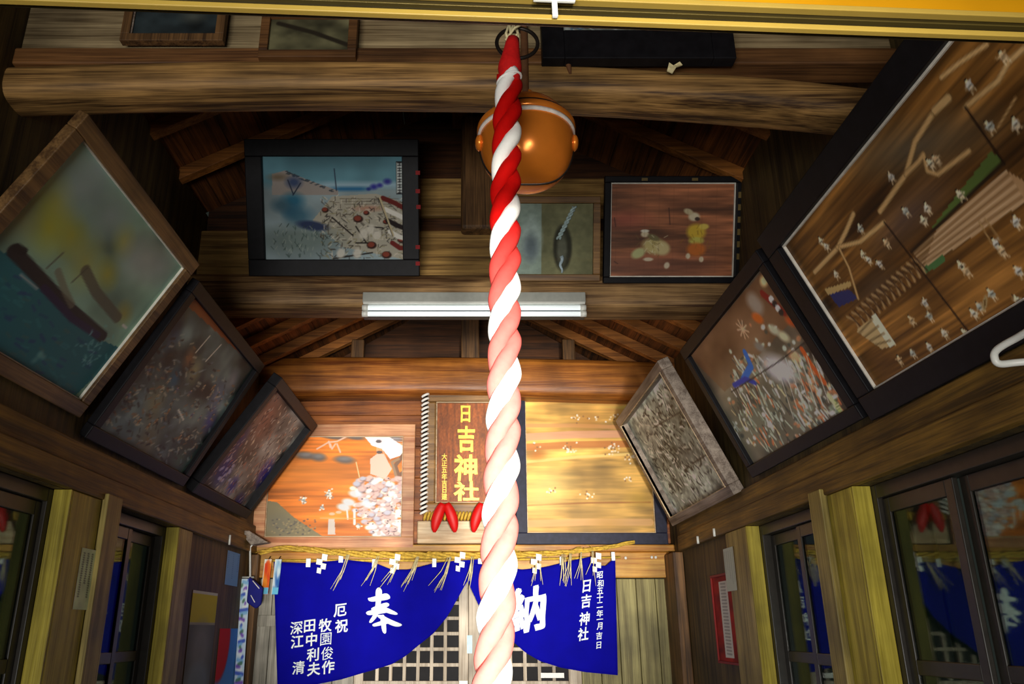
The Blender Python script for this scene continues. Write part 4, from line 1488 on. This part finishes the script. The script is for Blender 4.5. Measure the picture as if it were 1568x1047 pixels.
pic.frame(.082, .026, M['frame_orange'], r)
pic.frame(0, .012, M['shelf'], r, 'inner_edge', inner=.006, back=0, bevel=.0005)

pic = back_pic(805, 996, 608, 816, 5.53, .05)
r = empty('votive_picture', pic.base(), 'faded bare golden wood panel in a blue-black frame, right of the rope', 'picture', 'panels on the back wall')
cv = Canvas(230, 230, (216, 166, 82))
cv.tone(2, 7, .22, 101)
cv.tone(3, 40, .16, 102)
cv.tone(5, 5, .12, 103)


def c3(x, y): return (700 + x / 3.92, 580 + y / 3.92)


def streak(x0, y0, x1, y1, h, col, al):
    cv.line(pic.pxs([c3(x0, y0), c3((x0 + x1) / 2, (y0 + y1) / 2 - 6), c3(x1, y1)]), h, col, al)


streak(400, 350, 1000, 330, .055, (226, 162, 130), .8)
streak(400, 410, 1050, 390, .05, (196, 116, 54), .8)
streak(400, 500, 1050, 450, .02, (244, 206, 120), .9)
streak(400, 280, 1000, 290, .03, (214, 150, 96), .7)
streak(400, 120, 980, 110, .05, (176, 120, 46), .7)
streak(400, 870, 1160, 860, .05, (222, 168, 110), .7)
streak(400, 760, 1160, 740, .012, (150, 90, 36), .8)
for q, c_, rx in ((c3(480, 455), (206, 106, 28), .05), (c3(560, 620), (250, 216, 130), .14), (c3(500, 720), (248, 212, 130), .14), (c3(1090, 720), (190, 150, 50), .08), (c3(900, 880), (190, 140, 60), .10), (c3(950, 180), (170, 120, 60), .08), (c3(780, 250), (206, 140, 60), .1)):
    x, y = pic.px(*q); cv.ell(x, y, rx, rx * .6, c_, .6, 0, .9)
for q, n_ in ((c3(670, 420), 22), (c3(935, 415), 26), (c3(570, 668), 10), (c3(785, 700), 10), (c3(945, 238), 8), (c3(720, 230), 10), (c3(470, 410), 6), (c3(1040, 470), 14), (c3(830, 225), 6), (c3(1050, 600), 8)):
    for k in range(n_):
        x, y = pic.px(q[0] + rng.normal(0, 5), q[1] + rng.normal(0, 4)); cv.ell(x, y, .008, .007, [(246, 238, 222), (240, 214, 170), (150, 104, 60)][k % 3], .85)
pic.panel(cv, r)
pic.frame(.075, .026, M['blue_frame'], r)
pic.frame(0, .010, M['shelf'], r, 'inner_edge', inner=.005, back=0, bevel=.0005)

# pale ledge under the plaque
x0, x1 = at_Y(639, 815, 5.52).x, at_Y(788, 815, 5.52).x
zt_, zb_ = at_Y(715, 797, 5.5).z, at_Y(715, 829, 5.5).z
tag(MB().box(x0, x1, 5.50, 5.60, zb_ - .012, zt_).build('plaque_ledge', M['shelf'], bevel=.008),
    'pale wooden ledge under the name plaque', 'ledge')

# name plaque
pic = back_pic(668, 764, 616, 770, 5.46, .07)
r = empty('name_plaque', pic.base(), 'brown name plaque with raised gold characters and twisted rope border', 'plaque', 'panels on the back wall')
cv = Canvas(90, 140, (150, 78, 26))
cv.tone(30, 6, .16, 111)
cv.tone(60, 60, .12, 112)
pic.panel(cv, r)
pic.frame(.085, .035, M['frame_tan'], r, bevel=.012)
pic.frame(0, .030, M['shelf'], r, 'inner_edge', inner=.007, back=0, bevel=.001)
W_, H_ = pic.eu.length, pic.ev.length
for sd in (-1, 1):
    mb = MB()
    mb.tube([pic.point(.5, -.07, .045) + pic.ur * sd * (W_ / 2 + .075), pic.point(.5, 1.10, .045) + pic.ur * sd * (W_ / 2 + .075)], .017, 10)
    mb.build('border_core', M['iron'], r)
    mb = MB()
    for k in range(27):
        c = pic.point(.5, -.06 + 1.15 * k / 26, .048) + pic.ur * sd * (W_ / 2 + .075)
        mb.tube([c + pic.ur * (.021 * math.cos(t_)) + pic.n * (.019 * math.sin(t_)) + pic.dn * (-.010 * math.cos(t_)) for t_ in np.linspace(-.5, math.pi + .5, 10)], .0085, 6)
    mb.build('rope_border', M['rope_white'], r)
for b_ in (-.125, 1.125):
    mb = MB()
    for k in range(26):
        c = pic.point(.5, b_, .03) + pic.ur * ((k - 12.5) / 25 * (W_ + .13))
        mb.tube([c + pic.dn * (.024 * math.cos(t_)) + pic.n * (.022 * math.sin(t_)) + pic.ur * (-.008 * math.cos(t_)) for t_ in np.linspace(0, math.pi, 8)], .0095, 6)
    mb.build('straw_border', M['straw'], r)


def on_pic(pc, u, v, off=0.001):
    a0, b0 = pc.px(u, v)
    c = pc.point(a0, b0, off)
    return lambda x, y, z: c + pc.ur * x + pc.dn * y + pc.n * z


for ch, (u, v), (sx_, sy_) in (('日', (713, 634), (.085, .12)), ('吉', (714, 672), (.12, .17)), ('神', (713, 716), (.155, .17)), ('社', (714, 752), (.16, .125))):
    glyph(ch, M['gold'], on_pic(pic, u, v), r, 'raised_character', (sx_, sy_), .026, .014, 0, 2, 0, .03)
for k, ch in enumerate('大正五年吉日建'):
    glyph(ch, M['gold'], on_pic(pic, 680.5, 699 + k * 10.2), r, 'small_character', (.036, .042), .01, .006)

# red horn-shaped pads under the plaque
for uc, lab in ((681, 'left red horn-shaped pad on the ledge under the plaque'), (741, 'right red horn-shaped pad under the plaque, half behind the rope')):
    c = at_Y(uc, 770, 5.325)
    r = empty('red_pad', at_Y(uc, 812, 5.325), lab, 'pad', 'red pads under the plaque')
    for sd in (-1, 1):
        pts, rad = [], []
        for k in range(12):
            t_ = k / 11
            pts.append(c + Vector((sd * (.012 + .055 * math.sin(t_ * 1.5)), .015 + .02 * t_, -.185 * t_)))
            rad.append(.034 * (math.sin(math.pi * (t_ * .86 + .12)) ** .6) + .002)
        MB().tube(pts, rad, 14, flat=.8).build('pad_lobe', M['red_lacquer'], r)
    MB().tube([c + Vector((0, .03, -.03)), c + Vector((0, .10, -.03))], .010, 8).build('pad_peg', M['iron'], r)

# ------------------------------------------------------------------ lattice doors behind the curtain
DT, DB = EYE + .322, 0.06


def lattice_door(name, x0, x1, y, lat0, lat1, n):
    r = empty(name, ((x0 + x1) / 2, y, DB), kind='structure')
    zl0, zl1 = EYE - .31, DT - .06
    mb = MB()
    mb.box(x0, lat0, y, y + .035, DB, DT)
    mb.box(lat1, x1, y, y + .035, DB, DT)
    mb.box(lat0, lat1, y, y + .035, zl1, DT)
    mb.box(lat0, lat1, y, y + .035, zl0 - .07, zl0)
    mb.box(lat0, lat1, y, y + .035, DB, DB + .09)
    mb.build('door_frame', M['lattice'], r, bevel=.003)
    MB().box(lat0, lat1, y + .012, y + .024, DB + .09, zl0 - .07).build('door_panel', M['back_grey'], r)
    mb = MB()
    px_ = (lat1 - lat0) / n
    for k in range(1, n):
        mb.box(lat0 + k * px_ - .011, lat0 + k * px_ + .011, y + .006, y + .026, zl0, zl1)
    m_ = int(round((zl1 - zl0) / .093))
    pz = (zl1 - zl0) / m_
    for k in range(1, m_):
        mb.box(lat0, lat1, y + .009, y + .023, zl0 + k * pz - .011, zl0 + k * pz + .011)
    mb.build('lattice', M['lattice'], r, bevel=.002)
    MB().box(lat0, lat1, y + .030, y + .034, zl0, zl1).build('backing', M['interior'], r)
    return r


lattice_door('door_1', -.75, -.012, YB, -.69, -.075, 7)
d2 = lattice_door('door_2', -.010, .72, YB + .001, .075, .635, 6)
p = at_Y(718, 985, YB)
MB().box(p.x - .012, p.x + .022, YB - .004, YB, p.z - .06, p.z + .05).build('paper_seal', plain('pale_blue_paper', rgb(196, 226, 236), .7), d2)
structure(MB().box(-.9, .9, YB + .5, YB + .52, 0, EYE + .3).build('wall_inner', M['interior']))
tag(MB().obox(at_Y(828, 1030, 5.59), (.15, 0, 0), (0, 0, -.030), (0, .008, 0)).build('paper_strip', M['paper']),
    'white paper strip on the lattice under the right curtain half', 'paper')
tag(MB().obox(at_Y(703, 1042, 5.59), (.055, 0, 0), (0, 0, -.06), (0, .008, 0)).build('paper_strip', M['paper']),
    'white paper slip at the foot of the left lattice door', 'paper')

# ------------------------------------------------------------------ blue curtain
NY = 5.485


def cloth_y(u, v):
    return NY + .010 * math.sin(u * .055 + .8) * min(1, max(0, (v - 850) / 60)) + .008 * math.sin(u * .021 - v * .018)


def cloth_pt(u, v, off=0.0):
    return at_Y(u, v, cloth_y(u, v) - off)


nor = empty('shrine_curtain', at_Y(700, 850, NY), 'deep blue shrine curtain with white characters, parted at the centre', 'curtain')


def interp(pts, t):
    xs = [p_[0] for p_ in pts]
    ys = [p_[1] for p_ in pts]
    return float(np.interp(t, xs, ys))


def curtain_panel(u0, u1, top, bot, nu, nv, skew0, skew1, ext):
    vs = []
    for j in range(nv + 1):
        for i in range(nu + 1):
            s = i / nu
            t = j / nv
            u = u0 + (u1 - u0) * s
            v = interp(top, u) + (interp(bot, u) - interp(top, u)) * t
            u += (skew0 * (1 - s) + skew1 * s) * t
            vs.append(cloth_pt(u, v))
    W = nu + 1
    fs = [(j * W + i, j * W + i + 1, (j + 1) * W + i + 1, (j + 1) * W + i) for j in range(nv) for i in range(nu)]
    o = MB().add(vs, fs, True).build('curtain_panel', M['noren'], nor)
    sol = o.modifiers.new('thickness', 'SOLIDIFY')
    sol.thickness = .003
    sol.offset = -1
    return o


topL = [(419, 860), (470, 862), (515, 858), (526, 856), (575, 862), (600, 872), (625, 872), (665, 862), (700, 858), (738, 856)]
botL = [(419, 1062), (440, 1056), (473, 1049), (519, 1040), (553, 1030), (597, 1017), (619, 1004), (640, 987), (662, 970), (684, 944), (703, 911), (716, 888), (738, 862)]
pL = curtain_panel(419, 738, topL, botL, 64, 24, 6, 0, 0)
topR = [(716, 862), (760, 866), (800, 872), (835, 868), (860, 862), (885, 856), (905, 852), (918, 866), (928, 866), (943, 852)]
botR = [(716, 890), (735, 931), (760, 962), (783, 981), (803, 999), (825, 1012), (856, 1022), (894, 1029), (946, 1034)]
pR = curtain_panel(716, 942, topR, botR, 48, 24, 0, 4, 0)


def on_cloth(u, v, k=1.0):
    return lambda x, y, z: cloth_pt(u + x, v + y, .007 + z)


# the big brushed 奉, stroke by stroke
strokes = [[(898, 385), (922, 360), (948, 385), (938, 470), (920, 560), (872, 617), (848, 612), (886, 555), (902, 470)],
           [(842, 440), (868, 436), (975, 402), (1003, 425), (1000, 450), (885, 466), (852, 462)],
           [(870, 508), (975, 468), (998, 482), (990, 502), (895, 532), (868, 524)],
           [(830, 542), (850, 528), (985, 508), (1012, 526), (1000, 540), (865, 562), (838, 558)],
           [(936, 500), (978, 506), (1058, 546), (1050, 560), (1000, 552), (950, 532)],
           [(900, 562), (938, 556), (1010, 594), (1092, 626), (1072, 642), (1025, 640), (955, 604)],
           [(876, 622), (985, 588), (1006, 600), (1000, 618), (895, 642), (878, 638)],
           [(930, 560), (966, 556), (978, 682), (962, 694), (944, 672)]]
mb = MB()
for k, st in enumerate(strokes):
    for _ in range(2):          # round the corners like a wet brush
        st = [q for a_, b_ in zip(st, st[1:] + st[:1]) for q in ((a_[0] * .78 + b_[0] * .22, a_[1] * .78 + b_[1] * .22), (a_[0] * .22 + b_[0] * .78, a_[1] * .22 + b_[1] * .78))]
    mb.prism([cloth_pt(380 + x / 4.61, 820 + y / 4.61, .007 + k * .0002) for x, y in st], (0, .001, 0))
mb.build('large_character', M['noren_white'], pL)
glyph('納', M['noren_white'], on_cloth(807, 933), pR, 'large_character', (55, 65), .012, .001, .05, 3, .14, .025, .026)
for ch, (u, v) in zip('厄祝牧園俊作田中利夫深江清', [(521, 934), (523, 958), (498, 957), (499, 978), (501, 1000), (502.5, 1021), (474, 958), (477, 979), (479, 1002), (480.5, 1024), (454, 961), (455, 982), (457, 1022)]):
    glyph(ch, M['noren_white'], on_cloth(u, v), pL, 'small_character', (18.5, 19.5), 0.0 if ch in '園俊' else .012 if ch in '深清' else .02, .001, .05, 1, .12, .025)
for ch, (u, v) in zip('日吉神社', [(898.5, 897), (897.5, 920), (895, 947), (893, 970.5)]):
    glyph(ch, M['noren_white'], on_cloth(u, v), pR, 'small_character', (15.5, 19.5), .02, .001, .1, 1, .12, .025)
for ch, (u, v) in zip('昭和五十二年一月吉日', [(918.5, 880), (919.5, 893), (919, 904.5), (918.5, 915), (918.5, 926), (918.5, 939), (918.5, 948), (918.2, 958.5), (917.5, 973), (917, 987.5)]):
    glyph(ch, M['noren_white'], on_cloth(u, v), pR, 'small_character', (9.5, 11), .014, .001, .05, 1, .1, .025)
for u, v in ((472, 863), (522, 856), (573, 864), (665, 863), (735, 858), (860, 860), (939, 853)):
    a = cloth_pt(u - 3, v - 8, .006)
    b = cloth_pt(u + 3, v + 5, .006)
    MB().obox(a, (b.x - a.x, 0, 0), (0, 0, b.z - a.z), (0, .008, 0)).build('hanging_loop', M['noren_white'], nor)
# rod through the loops
MB().tube([at_Y(412, 858, 5.50), at_Y(560, 858, 5.50), at_Y(720, 858, 5.50), at_Y(950, 853, 5.50)], .008, 8).build('curtain_rod', M['straw'], nor)

# ------------------------------------------------------------------ straw rope with tassels and paper streamers
SY = 5.445
shi = empty('straw_rope', at_Y(700, 845, SY), 'twisted straw rope with tassels and white paper streamers over the curtain', 'straw rope')
path = [(398, 846), (430, 838), (470, 841), (520, 846), (560, 849), (610, 850), (660, 850), (720, 850), (780, 850), (820, 848), (860, 846), (900, 842), (935, 837), (972, 829)]


def sp(u, v): return at_Y(u, v, SY)


us = np.linspace(398, 972, 90)
for ph in (0, 2.1, 4.2):
    pts = []
    for k, u in enumerate(us):
        c = sp(u, interp(path, u))
        an = ph + k * .55
        e = .55 + .45 * math.sin(math.pi * min(1, (k + 8) / 90))
        pts.append(c + Vector((0, .013 * e * math.cos(an) + .006, .014 * e * math.sin(an))))
    MB().tube(pts, [.0105 * (.55 + .45 * math.sin(math.pi * min(1, (k + 8) / 98))) for k in range(90)], 8).build('straw_strand', M['straw'], shi)
mb = MB()
for k in range(46):
    u = rng.uniform(410, 950)
    c = sp(u, interp(path, u))
    d = Vector((rng.uniform(-.12, .12), rng.uniform(-.03, -.01), rng.uniform(-.03, .03)))
    mb.tube([c, c + d * .5 + Vector((0, -.01, .01)), c + d], .0022, 5)
tag(mb.build('loose_straw', M['straw'], shi), kind='stuff')
for u, n in ((533, 6), (580, 4), (610, 4), (641, 7), (688, 6), (723, 5), (824, 5), (862, 5), (873, 5), (890, 4), (907, 3)):
    mb = MB()
    c = sp(u, interp(path, u))
    for k in range(n):
        dx = -.10 + rng.uniform(-.03, .03) + .045 * (k / n) if u < 700 else -.03 + rng.uniform(-.03, .05)
        L_ = rng.uniform(.15, .23)
        p0 = c + Vector((rng.uniform(-.012, .012), -.012, -.01))
        mb.tube([p0, p0 + Vector((dx * .35, -.022, -L_ * .5)), p0 + Vector((dx, -.018, -L_))], [.0028, .0026, .0014], 5)
    mb.build('straw_tassel', M['straw_pale'], shi)
for u, v in ((494, 848), (605, 848), (704, 845), (820, 848), (911, 846)):
    c = sp(u, v) + Vector((0, -.022, 0))
    mb = MB()
    x, z = 0.0, 0.0
    for k in range(4):
        dx = (.020, -.012, .016, -.010)[k]
        wq, hq = (.036, .040, .034, .028)[k], (.040, .036, .036, .034)[k]
        p0 = c + Vector((x + dx - wq / 2, -.003 * k, z))
        mb.prism([p0, p0 + Vector((wq, 0, -.006)), p0 + Vector((wq * .9, -.004, -hq - .006)), p0 + Vector((-.002, -.004, -hq))], (0, .0012, 0))
        z -= hq * .78
    mb.build('paper_streamer', M['paper'], shi)

# ------------------------------------------------------------------ papers, posters, small things
# note on the left post
def wall_sheet(x, s, u0, v0, u1, v1, W=40, H=60, col=(200, 214, 176), name='sheet'):
    """paper flat against a side wall: corners from the far/near edges."""
    p0, p1 = at_X(u0, v0, x), at_X(u1, v1, x)
    if s > 0:   # left wall, near edge first
        return Pic((x, p0.y, p0.z), (0, p1.y - p0.y, 0), (0, 0, p1.z - p0.z), (1, 0, 0)), Canvas(W, H, col)
    return Pic((x, p0.y, p0.z), (0, p1.y - p0.y, 0), (0, 0, p1.z - p0.z), (-1, 0, 0)), Canvas(W, H, col)


def lines_of_writing(cv, cols, n, ink=(70, 80, 66), x0=.1, x1=.9, y0=.08, y1=.9):
    for i in range(cols):
        x = x1 - (x1 - x0) * i / max(1, cols - 1)
        L_ = rng.uniform(.55, 1)
        for j in range(int(n * L_)):
            y = y0 + (y1 - y0) * j / n
            cv.line([(x - .025, y), (x + .025, y + .004)], .016, ink, .75)
            cv.line([(x, y - .008), (x + rng.uniform(-.02, .02), y + .012)], .014, ink, .7)


xl = XL + .0325
pc, cv = wall_sheet(xl, 1, 126, 838, 158, 935, 60, 80, (232, 248, 206))
cv.tone(5, 5, .08, 3)
lines_of_writing(cv, 7, 22)
r = empty('paper_note', pc.base(), 'pale green paper note with small writing on the left post', 'note')
pc.panel(cv, r, 'note_sheet', M['print'], thick=.002)

pc, cv = wall_sheet(XL + .004, 1, 296, 903, 320, 1047, 50, 120, (92, 96, 92))
cv.poly([(0, 0), (1, 0), (1, .03), (0, .03)], (190, 196, 186))
cv.poly([(0, .03), (1, .03), (1, .33), (0, .33)], (186, 176, 40))
cv.poly([(0, .33), (1, .33), (1, .36), (0, .36)], (150, 150, 130))
cv.ell(.5, .62, .34, .28, (128, 132, 130), .8, 0, .4)
cv.ell(.5, .95, .42, .2, (120, 136, 142), .9, 0, .3)
r = empty('poster', pc.base(), 'narrow poster with a yellow heading over grey, on the left wall', 'poster', 'posters on the left wall')
pc.panel(cv, r, 'poster_sheet', M['print'], thick=.002)

pc, cv = wall_sheet(XL + .004, 1, 337, 962, 364, 1100, 50, 110, (70, 140, 216))
cv.mix(np.clip((cv.y - .35) * 1.5, 0, .8), (130, 190, 240))
cv.ell(.06, .13, .34, .42, (200, 20, 24), 1, 0, .08)
cv.line([(.9, 0), (.8, 1)], .06, (196, 220, 240))
r = empty('poster', pc.base(), 'sky blue poster with a red disc, on the left wall near the corner', 'poster', 'posters on the left wall')
pc.panel(cv, r, 'poster_sheet', M['print'], thick=.002)

pc, cv = wall_sheet(XL + .004, 1, 349, 842, 363, 898, 30, 70, (112, 160, 206))
lines_of_writing(cv, 3, 14, (60, 96, 150))
r = empty('hanging_card', pc.base(), 'small blue card high on the left wall near the corner', 'card')
pc.panel(cv, r, 'card_sheet', M['print'], thick=.002)

# blue and white banner strip standing out from the corner post
p0, p1 = at_Y(376, 886, 5.33), at_Y(366, 1047, 5.33)
cv = Canvas(14, 120, (206, 226, 240))
for k in range(46):
    cv.line([(rng.uniform(0, 1), k / 46), (rng.uniform(0, 1), k / 46 + .01)], .22, [(40, 70, 190), (120, 180, 226), (60, 110, 80), (110, 60, 180), (240, 246, 246)][k % 5], .8)
pc = Pic(p0 + Vector((-.025, 0, 0)), (.055, 0, 0), Vector((p1.x - p0.x, 0, -.85)), (0, -1, 0))
r = empty('banner_strip', pc.base(), 'narrow blue and white banner strip hanging at the left corner', 'banner')
pc.panel(cv, r, 'banner_cloth', M['print'], thick=.003)
MB().tube([p0 + Vector((-.04, .01, .01)), p0 + Vector((.05, .01, .01))], .006, 8).build('banner_rod', M['steel'], r)

# two pennant strips beside the curtain
for u0, u1, cols, lab in ((404, 415, [(226, 92, 30), (236, 150, 40)], 'orange pennant strip with blue tail, left of the curtain'), (420, 430, [(40, 96, 176), (170, 206, 226)], 'blue and white pennant strip, at the left edge of the curtain')):
    a = at_Y(u0 + 1.5, 856, 5.45)
    W_ = at_Y(u1 + 1.5, 856, 5.45).x - a.x
    H_ = a.z - at_Y(u0, 910, 5.45).z
    cv = Canvas(16, 70, cols[0])
    cv.poly([(0, 0), (1, 0), (1, .12), (0, .12)], (226, 226, 216))
    for k in range(26):
        cv.ell(rng.uniform(.1, .9), rng.uniform(.14, .78), .22, .16, cols[k % 2] if k % 5 else (216, 60, 30) if u0 < 410 else (226, 236, 240), .8, 0, .4)
    cv.poly([(0, .8), (1, .8), (1, 1), (0, 1)], (110, 196, 230))
    cv.line([(0, 0), (0, 1)], .16, (236, 236, 226))
    pc = Pic(a, (W_, 0, 0), (-.008, 0, -H_), (0, -1, 0))
    r = empty('pennant_strip', pc.base(), lab, 'pennant', 'pennant strips by the curtain')
    pc.panel(cv, r, 'pennant_cloth', M['print'], thick=.002)
    MB().tube([a + Vector((W_ / 2, .003, -.004)), a + Vector((W_ / 2, .05, .02))], .004, 6).build('pin', M['iron'], r)

# navy cloth bag hanging on the corner
c = at_Y(388, 882, 5.30)
r = empty('cloth_bag', at_Y(388, 932, 5.30), 'small navy cloth hanging from the white hook in the left corner', 'cloth')
mb = MB()
mb.prism([at_Y(381, 882, 5.30), at_Y(402, 900, 5.30), at_Y(399, 925, 5.30), at_Y(391, 932, 5.30), at_Y(377, 922, 5.30)], (0, .035, 0))
mb.build('bag_body', M['navy'], r, bevel=.010)
mb = MB()
mb.tube([at_Y(387, 889, 5.298), at_Y(397, 901, 5.298)], .003, 6)
mb.tube([at_Y(384, 911, 5.298), at_Y(390, 922, 5.298)], .003, 6)
mb.build('pale_stitching', M['rope_white'], r)

# white wire hook and grey bracket shelf at the left corner
hk = [at_Y(410, 829, 5.47), at_Y(388, 832, 5.33), at_Y(383, 838, 5.34), at_Y(383, 884, 5.34)]
tag(MB().tube(hk, .006, 8).build('wire_hook', M['white_metal']), 'bent white wire hook at the left end of the straw rope', 'hook')
a = at_Y(364, 812, 5.22)
mb = MB()
mb.prism([a, at_Y(381, 812, 5.22), at_Y(410, 830, 5.22), at_Y(384, 834, 5.22)], (0, .09, 0))
tag(mb.build('corner_bracket', M['frame_grey'], bevel=.004), 'grey wooden bracket in the left corner under the pictures', 'bracket')
tag(MB().tube([at_X(352.5, 819, XL + .04), at_X(351, 834, XL + .04)], .006, 8).build('hook_pin', M['white_metal']), 'white pin above the small blue card on left wall', 'pin')

# red framed notice and card on the right wall
pc, cv = wall_sheet(XR - .004, -1, 1090, 885, 1126, 878, 50, 120, (150, 30, 20))
p0 = at_X(1090, 885, XR - .004)
pN = at_X(1126, 878, XR - .004)
zb_ = at_X(1092, 1010, XR - .004).z
pc = Pic((XR - .004, p0.y, p0.z), (0, pN.y - p0.y, 0), (0, 0, zb_ - p0.z), (-1, 0, 0))
cv = Canvas(50, 120, (150, 34, 22))
cv.tone(4, 8, .2, 9)
cv.poly([(.27, .06), (.62, .06), (.62, .95), (.27, .95)], (222, 222, 214))
for k in range(22):
    cv.line([(.36, .09 + k * .039), (.53, .095 + k * .039)], .05, (150, 150, 146), .8)
r = empty('red_notice', pc.base(), 'long red notice with a white strip of writing on the right wall', 'notice')
pc.panel(cv, r, 'notice_sheet', M['print'], thick=.003)
pc.frame(.012, .008, plain('notice_red', rgb(140, 24, 18), .6), r, 'notice_edge', back=0, bevel=.001)
p0 = at_X(1107, 841, XR - .034)
pc = Pic((XR - .034, p0.y, p0.z), (0, at_X(1122, 838, XR - .034).y - p0.y, 0), (0, 0, at_X(1111, 906, XR - .034).z - p0.z), (-1, 0, 0))
cv = Canvas(40, 80, (196, 204, 190))
lines_of_writing(cv, 5, 22, (130, 136, 126))
r = empty('paper_card', pc.base(), 'narrow white printed card on the right post above the red notice', 'card')
pc.panel(cv, r, 'card_sheet', M['print'], thick=.002)
for u, v, lab in ((1068, 821, 'white pin at right under the grey picture, the further one'), (1093, 809, 'white pin at right under the grey picture, the nearer one')):
    q = at_X(u, v, XR - .042)
    tag(MB().tube([q, q + Vector((0, 0, -.042))], .007, 8).build('hook_pin', M['white_metal']), lab, 'pin', 'pins on the right wall band')
for u, v in ((966, 836), (961, 839), (958, 854), (998, 853), (1004, 853)):
    q = at_Y(u, v, 5.53)
    tag(MB().sphere(q, .010, .008, .010, 10, 8).build('nail_head', M['white_metal']), 'small pale nail head in the yellow head beam at right', 'nail', 'nail heads in the head beam')

# bent white pipe at the right edge
r = empty('bent_pipe', at_X(1530, 545, 1.31), 'bent white pipe hook sticking out at the right edge', 'pipe')
k0 = at_X(1523, 543, 1.22)
pts = [Vector((XR - .01, k0.y - .16, k0.z + .02)), k0 + Vector((.03, -.145, .022)), k0 + Vector((.012, -.06, .017)), k0 + Vector((0, -.012, .008)), k0 + Vector((.001, .004, -.006)), k0 + Vector((.010, .004, -.021)), k0 + Vector((.04, -.02, -.025)), Vector((XR - .01, k0.y - .07, k0.z - .03))]
sm = []
for i in range(len(pts) - 1):
    for k in range(6):
        t_ = k / 6
        pa, pb, pc_, pd = pts[max(i - 1, 0)], pts[i], pts[i + 1], pts[min(i + 2, len(pts) - 1)]
        sm.append(.5 * ((2 * pb) + (pc_ - pa) * t_ + (2 * pa - 5 * pb + 4 * pc_ - pd) * t_ ** 2 + (3 * pb - pa - 3 * pc_ + pd) * t_ ** 3))
sm.append(pts[-1])
MB().tube(sm, .0085, 12).build('pipe', M['white_metal'], r)

# scraps caught on the ledge above the front beam
q = at_Y(867, 92, 2.085)
r = empty('straw_scrap', q, 'twist of old straw hanging from the dark ledge strip', 'scrap')
MB().tube([q + Vector((-.004, 0, .01)), q + Vector((.0, -.01, -.01)), q + Vector((.006, -.008, -.03)), q + Vector((.010, -.006, -.058))], [.007, .011, .008, .004], 8).build('twist', M['cord'], r)
MB().tube([q + Vector((-.006, .0, .004)), q + Vector((.001, -.016, .004)), q + Vector((.010, 0, 0))], .003, 6).build('loop', M['straw_pale'], r)
q = at_Y(1030, 103, 2.04)
r = empty('paper_scrap', q, 'crumpled tan paper scrap under the black picture frame', 'scrap')
mb = MB()
fold = [(-.018, .0, -.012), (-.012, -.010, .010), (.002, -.004, .004), (.020, -.012, .012), (.030, -.004, .006), (.008, -.012, -.008), (-.004, -.006, -.026)]
pts = [q + Vector(f_) for f_ in fold]
mb.prism([pts[0], pts[1], pts[2], pts[6]], (0, .004, 0))
mb.prism([pts[2], pts[3], pts[4], pts[5]], (0, .004, 0))
mb.prism([pts[2], pts[5], pts[6]], (0, .006, 0))
mb.build('crumple', M['straw_pale'], r)
